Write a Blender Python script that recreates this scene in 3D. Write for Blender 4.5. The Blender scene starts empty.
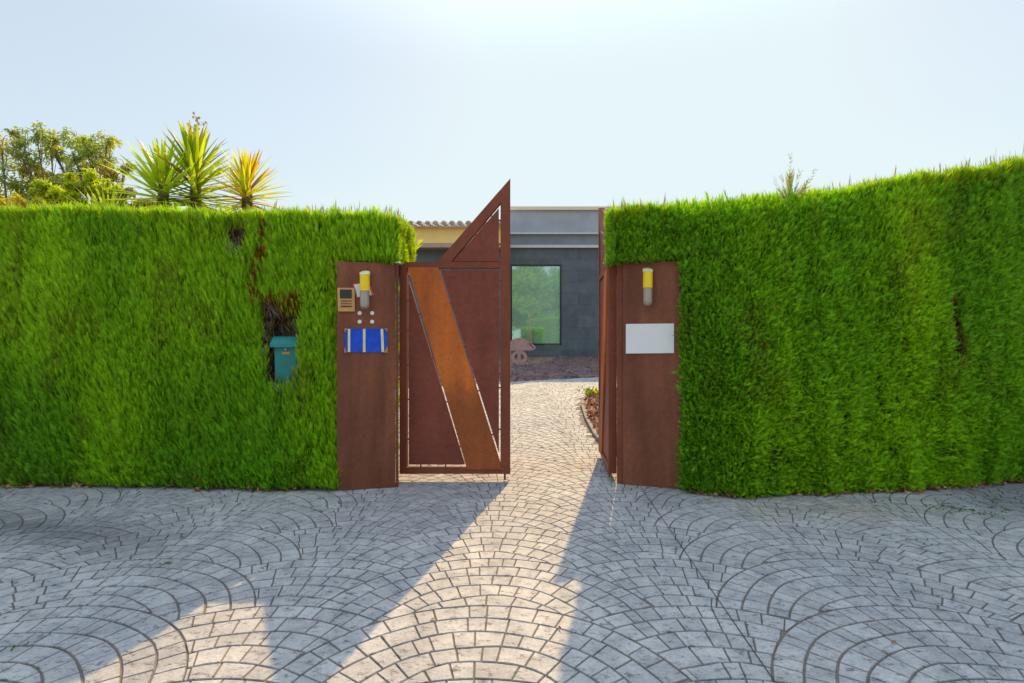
import bpy, bmesh, math, random
import numpy as np
from mathutils import Vector, Matrix

random.seed(7)
RNG = np.random.default_rng(11)
SC = bpy.context.scene
COL = SC.collection
R = math.radians
EYE, FOC, CX, CY = 1.4, 510.0, 512.0, 341.5


def P(px, py, Y):
    return Vector(((px - CX) / FOC * Y, Y, EYE + (CY - py) / FOC * Y))


def sstep(a, b, x):
    t = np.clip((x - a) / (b - a), 0, 1)
    return t * t * (3 - 2 * t)


def _hash(i, j, s):
    h = np.sin(i * 127.1 + j * 311.7 + s * 74.7) * 43758.5453
    return h - np.floor(h)


def noise2(x, y, s=0):
    x = np.asarray(x, float); y = np.asarray(y, float)
    i = np.floor(x); j = np.floor(y)
    fx = x - i; fy = y - j
    fx = fx * fx * (3 - 2 * fx); fy = fy * fy * (3 - 2 * fy)
    a = _hash(i, j, s); b = _hash(i + 1, j, s); c = _hash(i, j + 1, s); d = _hash(i + 1, j + 1, s)
    return (a * (1 - fx) + b * fx) * (1 - fy) + (c * (1 - fx) + d * fx) * fy


# ------------------------------------------------------------------ materials
def new_mat(name):
    m = bpy.data.materials.new(name); m.use_nodes = True
    nt = m.node_tree
    return m, nt, nt.nodes["Principled BSDF"]


def N(nt, typ, **kw):
    n = nt.nodes.new(typ)
    for k, v in kw.items():
        setattr(n, k, v)
    return n


def ramp(nt, stops):
    r = N(nt, "ShaderNodeValToRGB")
    el = r.color_ramp.elements
    while len(el) < len(stops):
        el.new(0.5)
    for e, (p, c) in zip(el, stops):
        e.position = p
        e.color = (*c, 1) if len(c) == 3 else c
    return r


def mixc(nt, fac, a, b, blend="MIX"):
    m = N(nt, "ShaderNodeMix", data_type="RGBA", blend_type=blend)
    L = nt.links
    for sock, v in ((m.inputs[0], fac), (m.inputs[6], a), (m.inputs[7], b)):
        if hasattr(v, "is_linked"):
            L.new(v, sock)
        elif isinstance(v, (int, float)):
            sock.default_value = v
        else:
            sock.default_value = (*v, 1)
    return m.outputs[2]


def noise_tex(nt, scale, detail=4, rough=.55, vec=None, stretch=None):
    tc = N(nt, "ShaderNodeTexCoord")
    src = vec or tc.outputs["Object"]
    if stretch:
        mp = N(nt, "ShaderNodeMapping"); mp.inputs["Scale"].default_value = stretch
        nt.links.new(src, mp.inputs[0]); src = mp.outputs[0]
    n = N(nt, "ShaderNodeTexNoise")
    n.inputs["Scale"].default_value = scale
    n.inputs["Detail"].default_value = detail
    n.inputs["Roughness"].default_value = rough
    nt.links.new(src, n.inputs["Vector"])
    return n


def add_bump(nt, bsdf, height, strength, dist):
    b = N(nt, "ShaderNodeBump")
    b.inputs["Strength"].default_value = strength
    b.inputs["Distance"].default_value = dist
    nt.links.new(height, b.inputs["Height"])
    nt.links.new(b.outputs[0], bsdf.inputs["Normal"])


def simple(name, col, rough=.5, metal=0., var=.12, scale=14, bump=.0, spec=.5):
    m, nt, b = new_mat(name)
    n = noise_tex(nt, scale, 5)
    lo = tuple(max(0, c * (1 - var)) for c in col); hi = tuple(min(1, c * (1 + var)) for c in col)
    r = ramp(nt, [(.3, lo), (.7, hi)])
    nt.links.new(n.outputs["Fac"], r.inputs[0]); nt.links.new(r.outputs[0], b.inputs["Base Color"])
    b.inputs["Roughness"].default_value = rough; b.inputs["Metallic"].default_value = metal
    b.inputs["Specular IOR Level"].default_value = spec
    if bump:
        add_bump(nt, b, n.outputs["Fac"], bump, .01)
    return m


def corten(name, dark, mid, light, streak=.5, rough=.62, stain=False):
    m, nt, b = new_mat(name)
    big = noise_tex(nt, 2.2, 6, .6)
    drip = noise_tex(nt, 4.6, 4, .5, stretch=(1.0, 1.0, .10))
    fine = noise_tex(nt, 130, 4, .7)
    r1 = ramp(nt, [(.25, dark), (.5, mid), (.78, light)])
    nt.links.new(big.outputs["Fac"], r1.inputs[0])
    r2 = ramp(nt, [(.3, tuple(c * .62 for c in dark)), (.72, light)])
    nt.links.new(drip.outputs["Fac"], r2.inputs[0])
    c = mixc(nt, streak, r1.outputs[0], r2.outputs[0])
    r3 = ramp(nt, [(.25, (.62, .62, .62)), (.75, (1.25, 1.2, 1.15))])
    nt.links.new(fine.outputs["Fac"], r3.inputs[0])
    spk = noise_tex(nt, 24, 8, .75)
    r4 = ramp(nt, [(.33, (.76, .72, .70)), (.50, (1, 1, 1)), (.68, (1.16, 1.18, 1.2))])
    nt.links.new(spk.outputs["Fac"], r4.inputs[0])
    c = mixc(nt, .75, c, r4.outputs[0], "MULTIPLY")
    if stain:      # rain-splashed, darker lower half of the board
        tc = N(nt, "ShaderNodeTexCoord"); sp = N(nt, "ShaderNodeSeparateXYZ"); nt.links.new(tc.outputs["Object"], sp.inputs[0])
        sn = noise_tex(nt, 6, 5, .65)
        ad = N(nt, "ShaderNodeMath", operation="MULTIPLY_ADD"); nt.links.new(sn.outputs["Fac"], ad.inputs[0]); ad.inputs[1].default_value = .45
        nt.links.new(sp.outputs[2], ad.inputs[2])
        rs = ramp(nt, [(.36, (1, 1, 1)), (.47, (.78, .78, .78)), (.51, (0, 0, 0))])
        dv = N(nt, "ShaderNodeMath", operation="MULTIPLY"); nt.links.new(ad.outputs[0], dv.inputs[0]); dv.inputs[1].default_value = .42
        nt.links.new(dv.outputs[0], rs.inputs[0])
        sepc = N(nt, "ShaderNodeSeparateColor"); nt.links.new(rs.outputs[0], sepc.inputs[0])
        c = mixc(nt, sepc.outputs[0], c, mixc(nt, 1.0, c, (.62, .66, .95), "MULTIPLY"))
    c = mixc(nt, .75, c, r3.outputs[0], "MULTIPLY")
    nt.links.new(c, b.inputs["Base Color"])
    b.inputs["Roughness"].default_value = rough
    b.inputs["Specular IOR Level"].default_value = .35
    add_bump(nt, b, fine.outputs["Fac"], .25, .004)
    return m


def leaf_mat(name, trans=.35, rough=.55, attr="col", spec=.3):
    m, nt, b = new_mat(name)
    a = N(nt, "ShaderNodeAttribute", attribute_name=attr)
    nt.links.new(a.outputs["Color"], b.inputs["Base Color"])
    b.inputs["Roughness"].default_value = rough
    b.inputs["Specular IOR Level"].default_value = spec
    t = N(nt, "ShaderNodeBsdfTranslucent")
    tcol = mixc(nt, 1.0, a.outputs["Color"], (1.35, 1.25, .6), "MULTIPLY")
    nt.links.new(tcol, t.inputs["Color"])
    mx = N(nt, "ShaderNodeMixShader"); mx.inputs[0].default_value = trans
    nt.links.new(b.outputs[0], mx.inputs[1]); nt.links.new(t.outputs[0], mx.inputs[2])
    nt.links.new(mx.outputs[0], nt.nodes["Material Output"].inputs[0])
    return m


def paving_mat():
    m, nt, b = new_mat("stamped_concrete")
    a = N(nt, "ShaderNodeAttribute", attribute_name="col")
    tc = N(nt, "ShaderNodeTexCoord")
    big = noise_tex(nt, .55, 5, .6)
    mid = noise_tex(nt, 5.5, 6, .65)
    fine = noise_tex(nt, 60, 6, .72)
    pits = noise_tex(nt, 15, 6, .8, stretch=(1, 1.7, 1))
    r = ramp(nt, [(.3, (.78, .79, .82)), (.7, (1.12, 1.1, 1.06))])
    nt.links.new(big.outputs["Fac"], r.inputs[0])
    c = mixc(nt, 1, a.outputs["Color"], r.outputs[0], "MULTIPLY")
    r = ramp(nt, [(.28, (.56, .57, .61)), (.62, (1.1, 1.09, 1.07))])
    nt.links.new(mid.outputs["Fac"], r.inputs[0])
    c = mixc(nt, .8, c, r.outputs[0], "MULTIPLY")
    r = ramp(nt, [(.3, (.62, .62, .63)), (.7, (1.16, 1.15, 1.14))])
    nt.links.new(fine.outputs["Fac"], r.inputs[0])
    c = mixc(nt, .7, c, r.outputs[0], "MULTIPLY")
    r = ramp(nt, [(.36, (.22, .22, .25)), (.47, (1, 1, 1))])
    nt.links.new(pits.outputs["Fac"], r.inputs[0])
    c = mixc(nt, .9, c, r.outputs[0], "MULTIPLY")
    nt.links.new(c, b.inputs["Base Color"])
    b.inputs["Roughness"].default_value = .72
    b.inputs["Specular IOR Level"].default_value = .3
    ad = N(nt, "ShaderNodeMath", operation="ADD")
    nt.links.new(fine.outputs["Fac"], ad.inputs[0]); nt.links.new(mid.outputs["Fac"], ad.inputs[1])
    add_bump(nt, b, ad.outputs[0], .5, .006)
    return m


def tilewall_mat():
    m, nt, b = new_mat("slate_cladding")
    tc = N(nt, "ShaderNodeTexCoord")
    mp = N(nt, "ShaderNodeMapping"); mp.inputs["Rotation"].default_value = (R(90), 0, 0)
    nt.links.new(tc.outputs["Object"], mp.inputs[0])
    br = N(nt, "ShaderNodeTexBrick")
    br.inputs["Scale"].default_value = 1
    br.inputs["Brick Width"].default_value = 1.2
    br.inputs["Row Height"].default_value = .4
    br.inputs["Mortar Size"].default_value = .006
    br.inputs["Color1"].default_value = (.085, .105, .120, 1)
    br.inputs["Color2"].default_value = (.120, .142, .158, 1)
    br.inputs["Mortar"].default_value = (.065, .078, .088, 1)
    nt.links.new(mp.outputs[0], br.inputs[0])
    n = noise_tex(nt, 3, 7, .7)
    r = ramp(nt, [(.3, (.65, .66, .66)), (.7, (1.35, 1.28, 1.2))])
    nt.links.new(n.outputs["Fac"], r.inputs[0])
    c = mixc(nt, .8, br.outputs[0], r.outputs[0], "MULTIPLY")
    nt.links.new(c, b.inputs["Base Color"])
    b.inputs["Roughness"].default_value = .5
    add_bump(nt, b, n.outputs["Fac"], .3, .02)
    return m


def glass_mat():
    m, nt, b = new_mat("window_glass")
    g = N(nt, "ShaderNodeBsdfGlossy"); g.inputs["Roughness"].default_value = .035
    g.inputs["Color"].default_value = (.78, .95, .88, 1)
    t = N(nt, "ShaderNodeBsdfTransparent"); t.inputs["Color"].default_value = (.7, .9, .82, 1)
    mx = N(nt, "ShaderNodeMixShader"); mx.inputs[0].default_value = .34
    nt.links.new(t.outputs[0], mx.inputs[1]); nt.links.new(g.outputs[0], mx.inputs[2])
    df = N(nt, "ShaderNodeBsdfDiffuse"); df.inputs["Color"].default_value = (.82, .90, .76, 1)
    m2 = N(nt, "ShaderNodeMixShader"); m2.inputs[0].default_value = .15
    nt.links.new(mx.outputs[0], m2.inputs[1]); nt.links.new(df.outputs[0], m2.inputs[2])
    nt.links.new(m2.outputs[0], nt.nodes["Material Output"].inputs[0])
    w = noise_tex(nt, .9, 2)
    bp = N(nt, "ShaderNodeBump"); bp.inputs["Strength"].default_value = .05; bp.inputs["Distance"].default_value = .02
    nt.links.new(w.outputs["Fac"], bp.inputs["Height"]); nt.links.new(bp.outputs[0], g.inputs["Normal"])
    return m


def gravel_mat(name, cols, scale):
    m, nt, b = new_mat(name)
    tc = N(nt, "ShaderNodeTexCoord")
    v = N(nt, "ShaderNodeTexVoronoi"); v.inputs["Scale"].default_value = scale
    nt.links.new(tc.outputs["Object"], v.inputs["Vector"])
    sep = N(nt, "ShaderNodeSeparateColor"); nt.links.new(v.outputs["Color"], sep.inputs[0])
    r = ramp(nt, [(i / max(1, len(cols) - 1), c) for i, c in enumerate(cols)])
    nt.links.new(sep.outputs[0], r.inputs[0])
    n = noise_tex(nt, 1.3, 4)
    r2 = ramp(nt, [(.3, (.75, .75, .75)), (.7, (1.2, 1.2, 1.2))]); nt.links.new(n.outputs["Fac"], r2.inputs[0])
    c = mixc(nt, 1, r.outputs[0], r2.outputs[0], "MULTIPLY")
    nt.links.new(c, b.inputs["Base Color"])
    b.inputs["Roughness"].default_value = .9
    inv = N(nt, "ShaderNodeMath", operation="SUBTRACT"); inv.inputs[0].default_value = 1
    nt.links.new(v.outputs["Distance"], inv.inputs[1])
    add_bump(nt, b, inv.outputs[0], .9, .04)
    return m


M = {}
M["pillar"] = corten("corten_pillar", (.135, .038, .019), (.225, .063, .027), (.350, .125, .060), .62, rough=.5)
M["frame"] = corten("corten_frame", (.160, .040, .021), (.235, .059, .028), (.310, .088, .040), .35)
M["panel"] = corten("corten_panel", (.165, .040, .023), (.230, .053, .030), (.295, .078, .042), .3)
M["board"] = corten("corten_board", (.34, .074, .014), (.58, .132, .019), (.74, .195, .028), .5, stain=True)
M["hedge"] = leaf_mat("hedge_leaf", .48, .6)
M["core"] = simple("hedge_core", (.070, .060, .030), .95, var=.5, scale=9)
M["twig"] = simple("dry_twig", (.24, .18, .13), .9, var=.4, scale=20)
M["leaf"] = leaf_mat("tree_leaf", .58, .5)
M["yucca"] = leaf_mat("yucca_leaf", .5, .4)
M["bark"] = simple("bark", (.16, .11, .075), .9, var=.4, scale=9, bump=.6)
M["paving"] = paving_mat()
M["joint"] = simple("joint", (.15, .115, .088), .9, var=.4, scale=7)
M["soil"] = simple("soil", (.26, .20, .14), .95, var=.3, scale=1.2, bump=.4)
M["white"] = simple("white_plate", (.80, .80, .80), .45, var=.02)
M["paper"] = simple("paper", (.78, .78, .78), .7, var=.04)
M["red"] = simple("red_border", (.55, .13, .13), .6, var=.1)
M["steel"] = simple("brushed_steel", (.40, .35, .29), .45, .35, var=.1)
M["cream"] = simple("cream_cap", (.80, .73, .38), .4, var=.06)
M["amber"] = simple("amber_lens", (1.0, .66, .01), .4, var=.06)
M["brass"] = simple("brass_frame", (.62, .33, .12), .45, .15, var=.15)
M["grille"] = simple("dark_grille", (.03, .03, .03), .6)
M["brown"] = simple("brown_label", (.24, .12, .07), .6)
M["blue"] = simple("blue_tile", (.006, .075, .60), .22, var=.25, scale=22)
M["stripe"] = simple("cream_stripe", (.72, .66, .36), .4, var=.1)
M["ochrebit"] = simple("ochre_corner", (.42, .24, .06), .6)
M["teal"] = simple("teal_plastic", (.006, .200, .185), .5, var=.15, scale=8)
M["teal_lid"] = simple("teal_lid", (.012, .235, .215), .48, var=.15, scale=8)
M["orange"] = simple("orange_label", (.60, .24, .03), .6)
M["slate"] = tilewall_mat()
M["fascia"] = simple("grey_fascia", (.36, .385, .42), .6, var=.12, scale=2)
M["band"] = simple("grey_band", (.20, .22, .24), .6, var=.15, scale=2)
M["ledge"] = simple("pale_ledge", (.60, .60, .58), .6, var=.08)
M["cop"] = simple("cream_coping", (.78, .68, .48), .7, var=.06)
M["ochre"] = simple("ochre_render", (.98, .69, .25), .85, var=.06, scale=3)
M["beam"] = simple("brown_beam", (.46, .34, .24), .8, var=.12)
M["rooftile"] = simple("clay_tile", (.72, .67, .62), .85, var=.25, scale=3)
M["winframe"] = simple("dark_frame", (.018, .02, .022), .4)
M["glass"] = glass_mat()
M["inner"] = simple("room_plaster", (.5, .52, .5), .9, var=.05)
M["lime"] = simple("lime_fabric", (.42, .72, .01), .8, var=.15)
M["gravel"] = gravel_mat("dark_gravel", [(.07, .036, .032), (.15, .075, .064), (.20, .115, .10), (.10, .055, .048)], 11)
M["chips"] = gravel_mat("bark_bed", [(.13, .045, .03), (.22, .085, .06), (.30, .15, .11)], 16)
M["kerb"] = simple("kerb", (.22, .17, .14), .85, var=.15, scale=6, bump=.3)
M["sculpt"] = simple("pink_rust", (.42, .25, .22), .8, var=.2, scale=9)
M["sculptdark"] = simple("dark_rust", (.10, .05, .04), .8, var=.2, scale=9)
M["litter"] = leaf_mat("dry_litter", .15, .8)
M["bluebit"] = simple("blue_lock", (.04, .16, .55), .35)


# ------------------------------------------------------------------ objects
def tag(o, label=None, cat=None, group=None, kind=None):
    if label: o["label"] = label
    if cat: o["category"] = cat
    if group: o["group"] = group
    if kind: o["kind"] = kind
    return o


def empty(name, loc):
    o = bpy.data.objects.new(name, None); COL.objects.link(o)
    o.location = loc; o.empty_display_size = .1
    return o


def world_off(parent):
    v = Vector((0, 0, 0))
    while parent is not None:
        v += parent.location; parent = parent.parent
    return v


class MB:
    """collects shapes in world coordinates; build() links them as one mesh object"""
    def __init__(self):
        self.bm = bmesh.new()

    def poly3(self, pts, nvec):
        """extrude planar loop pts by vector nvec"""
        bm = self.bm
        a = [bm.verts.new(p) for p in pts]
        b = [bm.verts.new(Vector(p) + Vector(nvec)) for p in pts]
        n = len(a); fs = [bm.faces.new(a[::-1]), bm.faces.new(b)]
        for i in range(n):
            j = (i + 1) % n
            fs.append(bm.faces.new((a[i], a[j], b[j], b[i])))
        return a, b, fs

    def frame_poly(self, O, U, V, Nn, uv, n0, n1):
        O, U, V, Nn = Vector(O), Vector(U), Vector(V), Vector(Nn)
        return self.poly3([O + U * u + V * v + Nn * n0 for u, v in uv], Nn * (n1 - n0))

    def box(self, x0, x1, y0, y1, z0, z1):
        return self.poly3([(x0, y0, z0), (x1, y0, z0), (x1, y1, z0), (x0, y1, z0)], (0, 0, z1 - z0))

    def tube(self, pts, rad, seg=8, cap=True):
        bm = self.bm; rings = []
        pts = [Vector(p) for p in pts]
        for i, p in enumerate(pts):
            d = (pts[min(i + 1, len(pts) - 1)] - pts[max(i - 1, 0)])
            d = d.normalized() if d.length > 1e-9 else Vector((0, 0, 1))
            ref = Vector((1, 0, 0)) if abs(d.x) < .8 else Vector((0, 1, 0))
            u = d.cross(ref).normalized(); v = d.cross(u)
            r = rad[i] if isinstance(rad, (list, tuple)) else rad
            rings.append([bm.verts.new(p + (u * math.cos(2 * math.pi * k / seg) + v * math.sin(2 * math.pi * k / seg)) * r) for k in range(seg)])
        for i in range(len(rings) - 1):
            for k in range(seg):
                l = (k + 1) % seg
                bm.faces.new((rings[i][k], rings[i][l], rings[i + 1][l], rings[i + 1][k]))
        if cap:
            bm.faces.new(rings[0][::-1]); bm.faces.new(rings[-1])

    def lathe(self, c, prof, seg=24, axis=None):
        """profile [(r,h)...] turned about vertical axis through c"""
        bm = self.bm; rings = []
        for r, h in prof:
            if r < 1e-6:
                rings.append([bm.verts.new((c[0], c[1], c[2] + h))])
            else:
                rings.append([bm.verts.new((c[0] + r * math.cos(2 * math.pi * k / seg), c[1] + r * math.sin(2 * math.pi * k / seg), c[2] + h)) for k in range(seg)])
        for A, B in zip(rings, rings[1:]):
            for k in range(seg):
                l = (k + 1) % seg
                if len(A) == 1 and len(B) == 1: continue
                if len(A) == 1: bm.faces.new((A[0], B[l], B[k]))
                elif len(B) == 1: bm.faces.new((A[k], A[l], B[0]))
                else: bm.faces.new((A[k], A[l], B[l], B[k]))

    def bevel(self, w, seg=2, angle=.5):
        es = [e for e in self.bm.edges if len(e.link_faces) == 2 and e.calc_face_angle(0) > angle]
        bmesh.ops.bevel(self.bm, geom=es, offset=w, segments=seg, affect="EDGES", profile=.5, clamp_overlap=True)

    def build(self, name, mat, parent=None, smooth=False, bevel=0, origin=None):
        if bevel: self.bevel(bevel)
        bmesh.ops.recalc_face_normals(self.bm, faces=self.bm.faces[:])
        me = bpy.data.meshes.new(name)
        off = world_off(parent) if parent is not None else Vector(origin or (0, 0, 0))
        for v in self.bm.verts: v.co -= off
        self.bm.to_mesh(me); self.bm.free()
        me.materials.append(mat)
        if smooth:
            for p in me.polygons: p.use_smooth = True
        o = bpy.data.objects.new(name, me); COL.objects.link(o)
        if parent is not None: o.parent = parent
        else: o.location = off
        return o


def npmesh(name, V, F, mat, parent=None, col=None, origin=None, loops_per=None):
    """numpy mesh: V (n,3), F (m,k) constant-k faces"""
    V = np.asarray(V, np.float32)
    off = world_off(parent) if parent is not None else Vector(origin or (0, 0, 0))
    V = V - np.array(off, np.float32)
    F = np.asarray(F, np.int32)
    me = bpy.data.meshes.new(name)
    me.vertices.add(len(V)); me.vertices.foreach_set("co", V.ravel())
    k = F.shape[1]
    me.loops.add(F.size); me.loops.foreach_set("vertex_index", F.ravel())
    me.polygons.add(len(F))
    me.polygons.foreach_set("loop_start", np.arange(0, F.size, k, dtype=np.int32))
    me.update(calc_edges=True)
    if col is not None:
        a = me.attributes.new("col", "FLOAT_COLOR", "POINT")
        c = np.ones((len(V), 4), np.float32); c[:, :3] = col
        a.data.foreach_set("color", c.ravel())
    me.materials.append(mat)
    o = bpy.data.objects.new(name, me); COL.objects.link(o)
    if parent is not None: o.parent = parent
    else: o.location = off
    return o


def nrm(a):
    return a / np.maximum(np.linalg.norm(a, axis=-1, keepdims=True), 1e-9)


# ------------------------------------------------------------------ terrain, paving
def zt(Y):
    Y = np.asarray(Y, float)
    return np.where(Y < 6.5, 0, np.where(Y < 12.2, .0865 * (Y - 6.5), np.minimum(.493 + .06 * (Y - 12.2), .82)))


def make_ground():
    xs = np.unique(np.concatenate([np.linspace(-600, -20, 16), np.linspace(-20, 20, 60), np.linspace(20, 600, 16)]))
    ys = np.unique(np.concatenate([np.linspace(-600, -20, 16), np.linspace(-20, 6.4, 30), np.linspace(6.4, 19, 90), np.linspace(19, 600, 20)]))
    X, Y = np.meshgrid(xs, ys); Z = zt(Y) - .012
    V = np.stack([X, Y, Z], -1).reshape(-1, 3)
    nx, ny = len(xs), len(ys)
    i = np.arange(nx * ny).reshape(ny, nx)
    F = np.stack([i[:-1, :-1], i[:-1, 1:], i[1:, 1:], i[1:, :-1]], -1).reshape(-1, 4)
    g = npmesh("ground", V, F, M["soil"])
    tag(g, "bare sandy ground running out to the horizon", "ground", kind="structure")
    # dark sheet showing in the joints of the paving, 4 mm above the soil
    def sheet(name, x0, x1, y0, y1, ny):
        ysl = np.linspace(y0, y1, ny)
        V = np.array([(x, y, float(zt(y)) - .006) for y in ysl for x in (x0, x1)])
        F = np.array([(2 * j, 2 * j + 1, 2 * j + 3, 2 * j + 2) for j in range(ny - 1)])
        return V, F
    V1, F1 = sheet("a", -10, 10, -5, 5.6, 2)
    V2, F2 = sheet("b", -4.2, 3.2, 5.6, 13.2, 60)
    o = npmesh("paving_base", np.concatenate([V1, V2]), np.concatenate([F1, F2 + len(V1)]), M["joint"])
    tag(o, "dark joints between the stamped stones of the driveway", "driveway", kind="structure")


def bed_edge(Y):   # inner edge of the right-hand planting bed
    return float(np.interp(Y, [5.0, 6.6, 7.2, 8.2, 9.2, 9.9, 10.3, 10.6, 10.75, 10.8], [1.24, 1.2, 1.15, 1.17, 1.24, 1.40, 1.62, 1.95, 2.5, 3.2]))


def make_paving():
    W, PER, RR = 2.1, .586, .95
    NR = 8; dr = RR / NR
    X0, D0 = -.14, 2.703
    J = .0024
    verts, faces, cols = [], [], []
    rnd = random.Random(3)
    def centre(i, j):
        return (X0 + i * W + (W / 2 if j % 2 else 0), D0 - RR + (j // 2) * PER)
    for j in range(-24, 38):
        for i in range(-7, 7):
            cx, cy = centre(i, j)
            if cx < -10 or cx > 10: continue
            if cy > 4.2 and not (-5 < cx < 4.2): continue
            covers = [centre(ii, jj) for jj in range(j - 1, j - 7, -1) for ii in range(i - 2, i + 3)]
            covers = [q for q in covers if math.hypot(q[0] - cx, q[1] - cy) < 2 * RR]
            wob = [rnd.uniform(0, 6.28) for _ in range(NR + 1)]
            for r in range(NR):
                r0, r1 = r * dr, (r + 1) * dr
                rm = (r0 + r1) / 2
                n = max(3, int(round(2 * math.pi * rm / rnd.uniform(.098, .128))))
                ph = rnd.random()
                cuts = [(k + ph + rnd.uniform(-.24, .24)) * 2 * math.pi / n for k in range(n)]
                cuts.append(cuts[0] + 2 * math.pi)
                for k in range(n):
                    t0, t1 = cuts[k], cuts[k + 1]
                    tm = (t0 + t1) / 2
                    px, py = cx + rm * math.cos(tm), cy + rm * math.sin(tm)
                    if py < -4.5 or abs(px) > 9.6 or py > 12.9: continue
                    if py > 5.2 and not (-4 < px < bed_edge(py) - .05): continue
                    if any((px - ax) ** 2 + (py - ay) ** 2 < (RR - .07) ** 2 for ax, ay in covers): continue
                    seg = 2
                    g = .0018 / max(r1, .06)
                    ts = [t0 + g + (t1 - t0 - 2 * g) * s / seg for s in range(seg + 1)]
                    ri = max(r0 + J, .004)
                    jit = lambda: rnd.uniform(-.0018, .0018)
                    rb = lambda q, t: (0 if q == 0 or q == NR else .007 * math.sin(3 * t + wob[q]) + .006 * math.sin(7.3 * t + wob[q] * 2))
                    poly = [(cx + (r1 - J + rb(r + 1, t)) * math.cos(t), cy + (r1 - J + rb(r + 1, t)) * math.sin(t)) for t in ts]
                    poly += [(cx + (ri + rb(r, t)) * math.cos(t), cy + (ri + rb(r, t)) * math.sin(t)) for t in reversed(ts)]
                    # clip against the fans in front
                    ok = True
                    for ax, ay in covers:
                        if not any((x - ax) ** 2 + (y - ay) ** 2 < (RR + J) ** 2 for x, y in poly): continue
                        mx = sum(p[0] for p in poly) / len(poly); my = sum(p[1] for p in poly) / len(poly)
                        d = math.hypot(mx - ax, my - ay) or 1e-6
                        nx, ny = (mx - ax) / d, (my - ay) / d
                        off = RR + J
                        out = []
                        for a in range(len(poly)):
                            p, q = poly[a], poly[(a + 1) % len(poly)]
                            dp = (p[0] - ax) * nx + (p[1] - ay) * ny - off
                            dq = (q[0] - ax) * nx + (q[1] - ay) * ny - off
                            if dp >= 0: out.append(p)
                            if dp * dq < 0:
                                s = dp / (dp - dq)
                                out.append((p[0] + (q[0] - p[0]) * s, p[1] + (q[1] - p[1]) * s))
                        poly = out
                        if len(poly) < 3: ok = False; break
                    if not ok: continue
                    mx = sum(p[0] for p in poly) / len(poly); my = sum(p[1] for p in poly) / len(poly)
                    area = abs(sum(poly[a][0] * poly[(a + 1) % len(poly)][1] - poly[(a + 1) % len(poly)][0] * poly[a][1] for a in range(len(poly)))) / 2
                    if area < .0022 and rm < .2: continue
                    if area < .0008: continue
                    nb = len(poly); b0 = len(verts)
                    tilt = (rnd.uniform(-.012, .012), rnd.uniform(-.012, .012)); hz = rnd.uniform(0, .0012)
                    for x, y in poly:
                        verts.append((x, y, float(zt(y)) - .0055))
                    for x, y in poly:
                        d = math.hypot(x - mx, y - my) or 1e-6
                        s = 1 - min(.0058 / d, .3)
                        xx, yy = mx + (x - mx) * s, my + (y - my) * s
                        verts.append((xx, yy, float(zt(yy)) + hz + tilt[0] * (xx - mx) + tilt[1] * (yy - my)))
                    faces.append(tuple(range(b0 + nb, b0 + 2 * nb)))
                    for a in range(nb):
                        c = (a + 1) % nb
                        faces.append((b0 + a, b0 + c, b0 + nb + c, b0 + nb + a))
                    v = rnd.gauss(1, .05)
                    base = np.array((.455, .420, .392)) * v
                    # ochre dirt near the right hedge, darker band at far left, darker patch far right
                    oc = max(0, 1 - abs(my - 4.25) / .42) * max(0, min(1, (mx - 1.7) / .4)) * max(0, min(1, (3.9 - mx) / .5))
                    oc *= .35 + .65 * float(noise2(mx * 2.1, my * 3.7, 5))
                    base = base * (1 - .55 * oc) + np.array((.34, .26, .15)) * .55 * oc
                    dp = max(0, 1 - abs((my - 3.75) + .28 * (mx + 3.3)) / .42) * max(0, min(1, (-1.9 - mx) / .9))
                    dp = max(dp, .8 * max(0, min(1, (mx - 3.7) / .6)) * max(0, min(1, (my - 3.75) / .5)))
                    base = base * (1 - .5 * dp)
                    dirt = base * np.array((.42, .36, .32))      # dirt lying in the grooves
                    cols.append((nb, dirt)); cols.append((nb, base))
    me = bpy.data.meshes.new("driveway_paving")
    me.from_pydata(verts, [], faces)
    a = me.attributes.new("col", "FLOAT_COLOR", "POINT")
    c = np.ones((len(verts), 4), np.float32)
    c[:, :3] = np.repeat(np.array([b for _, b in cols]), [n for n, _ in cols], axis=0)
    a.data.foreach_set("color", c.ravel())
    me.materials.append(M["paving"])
    o = bpy.data.objects.new("driveway", me); COL.objects.link(o)
    tag(o, "stamped concrete driveway in a fan pattern of grey stones", "driveway", kind="structure")
    print("stones", len(cols))


# ------------------------------------------------------------------ foliage builders
def sprig_template(kind):
    """list of triangles (k,3,3): axis along +z, spray in the xz plane, unit length"""
    T = []
    def blade(o, ang, L, w, dy):
        d = np.array((math.sin(ang), dy, math.cos(ang))); s = np.array((math.cos(ang), 0, -math.sin(ang)))
        o = np.array(o)
        T.append((o - s * w / 2, o + s * w / 2, o + d * L))
    blade((0, 0, 0), 0, 1, .16, 0)
    for i, t in enumerate((.10, .3, .5)):
        L = (.62, .52, .4)[i]
        for sg in (-1, 1):
            blade((0, 0, t + .06 * (sg > 0)), sg * (.55 + .12 * ((i + kind) % 3)), L, .17, ((i * 7 + kind * 3 + (sg > 0) * 5) % 5 - 2) * .12)
    return np.array(T)


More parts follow.
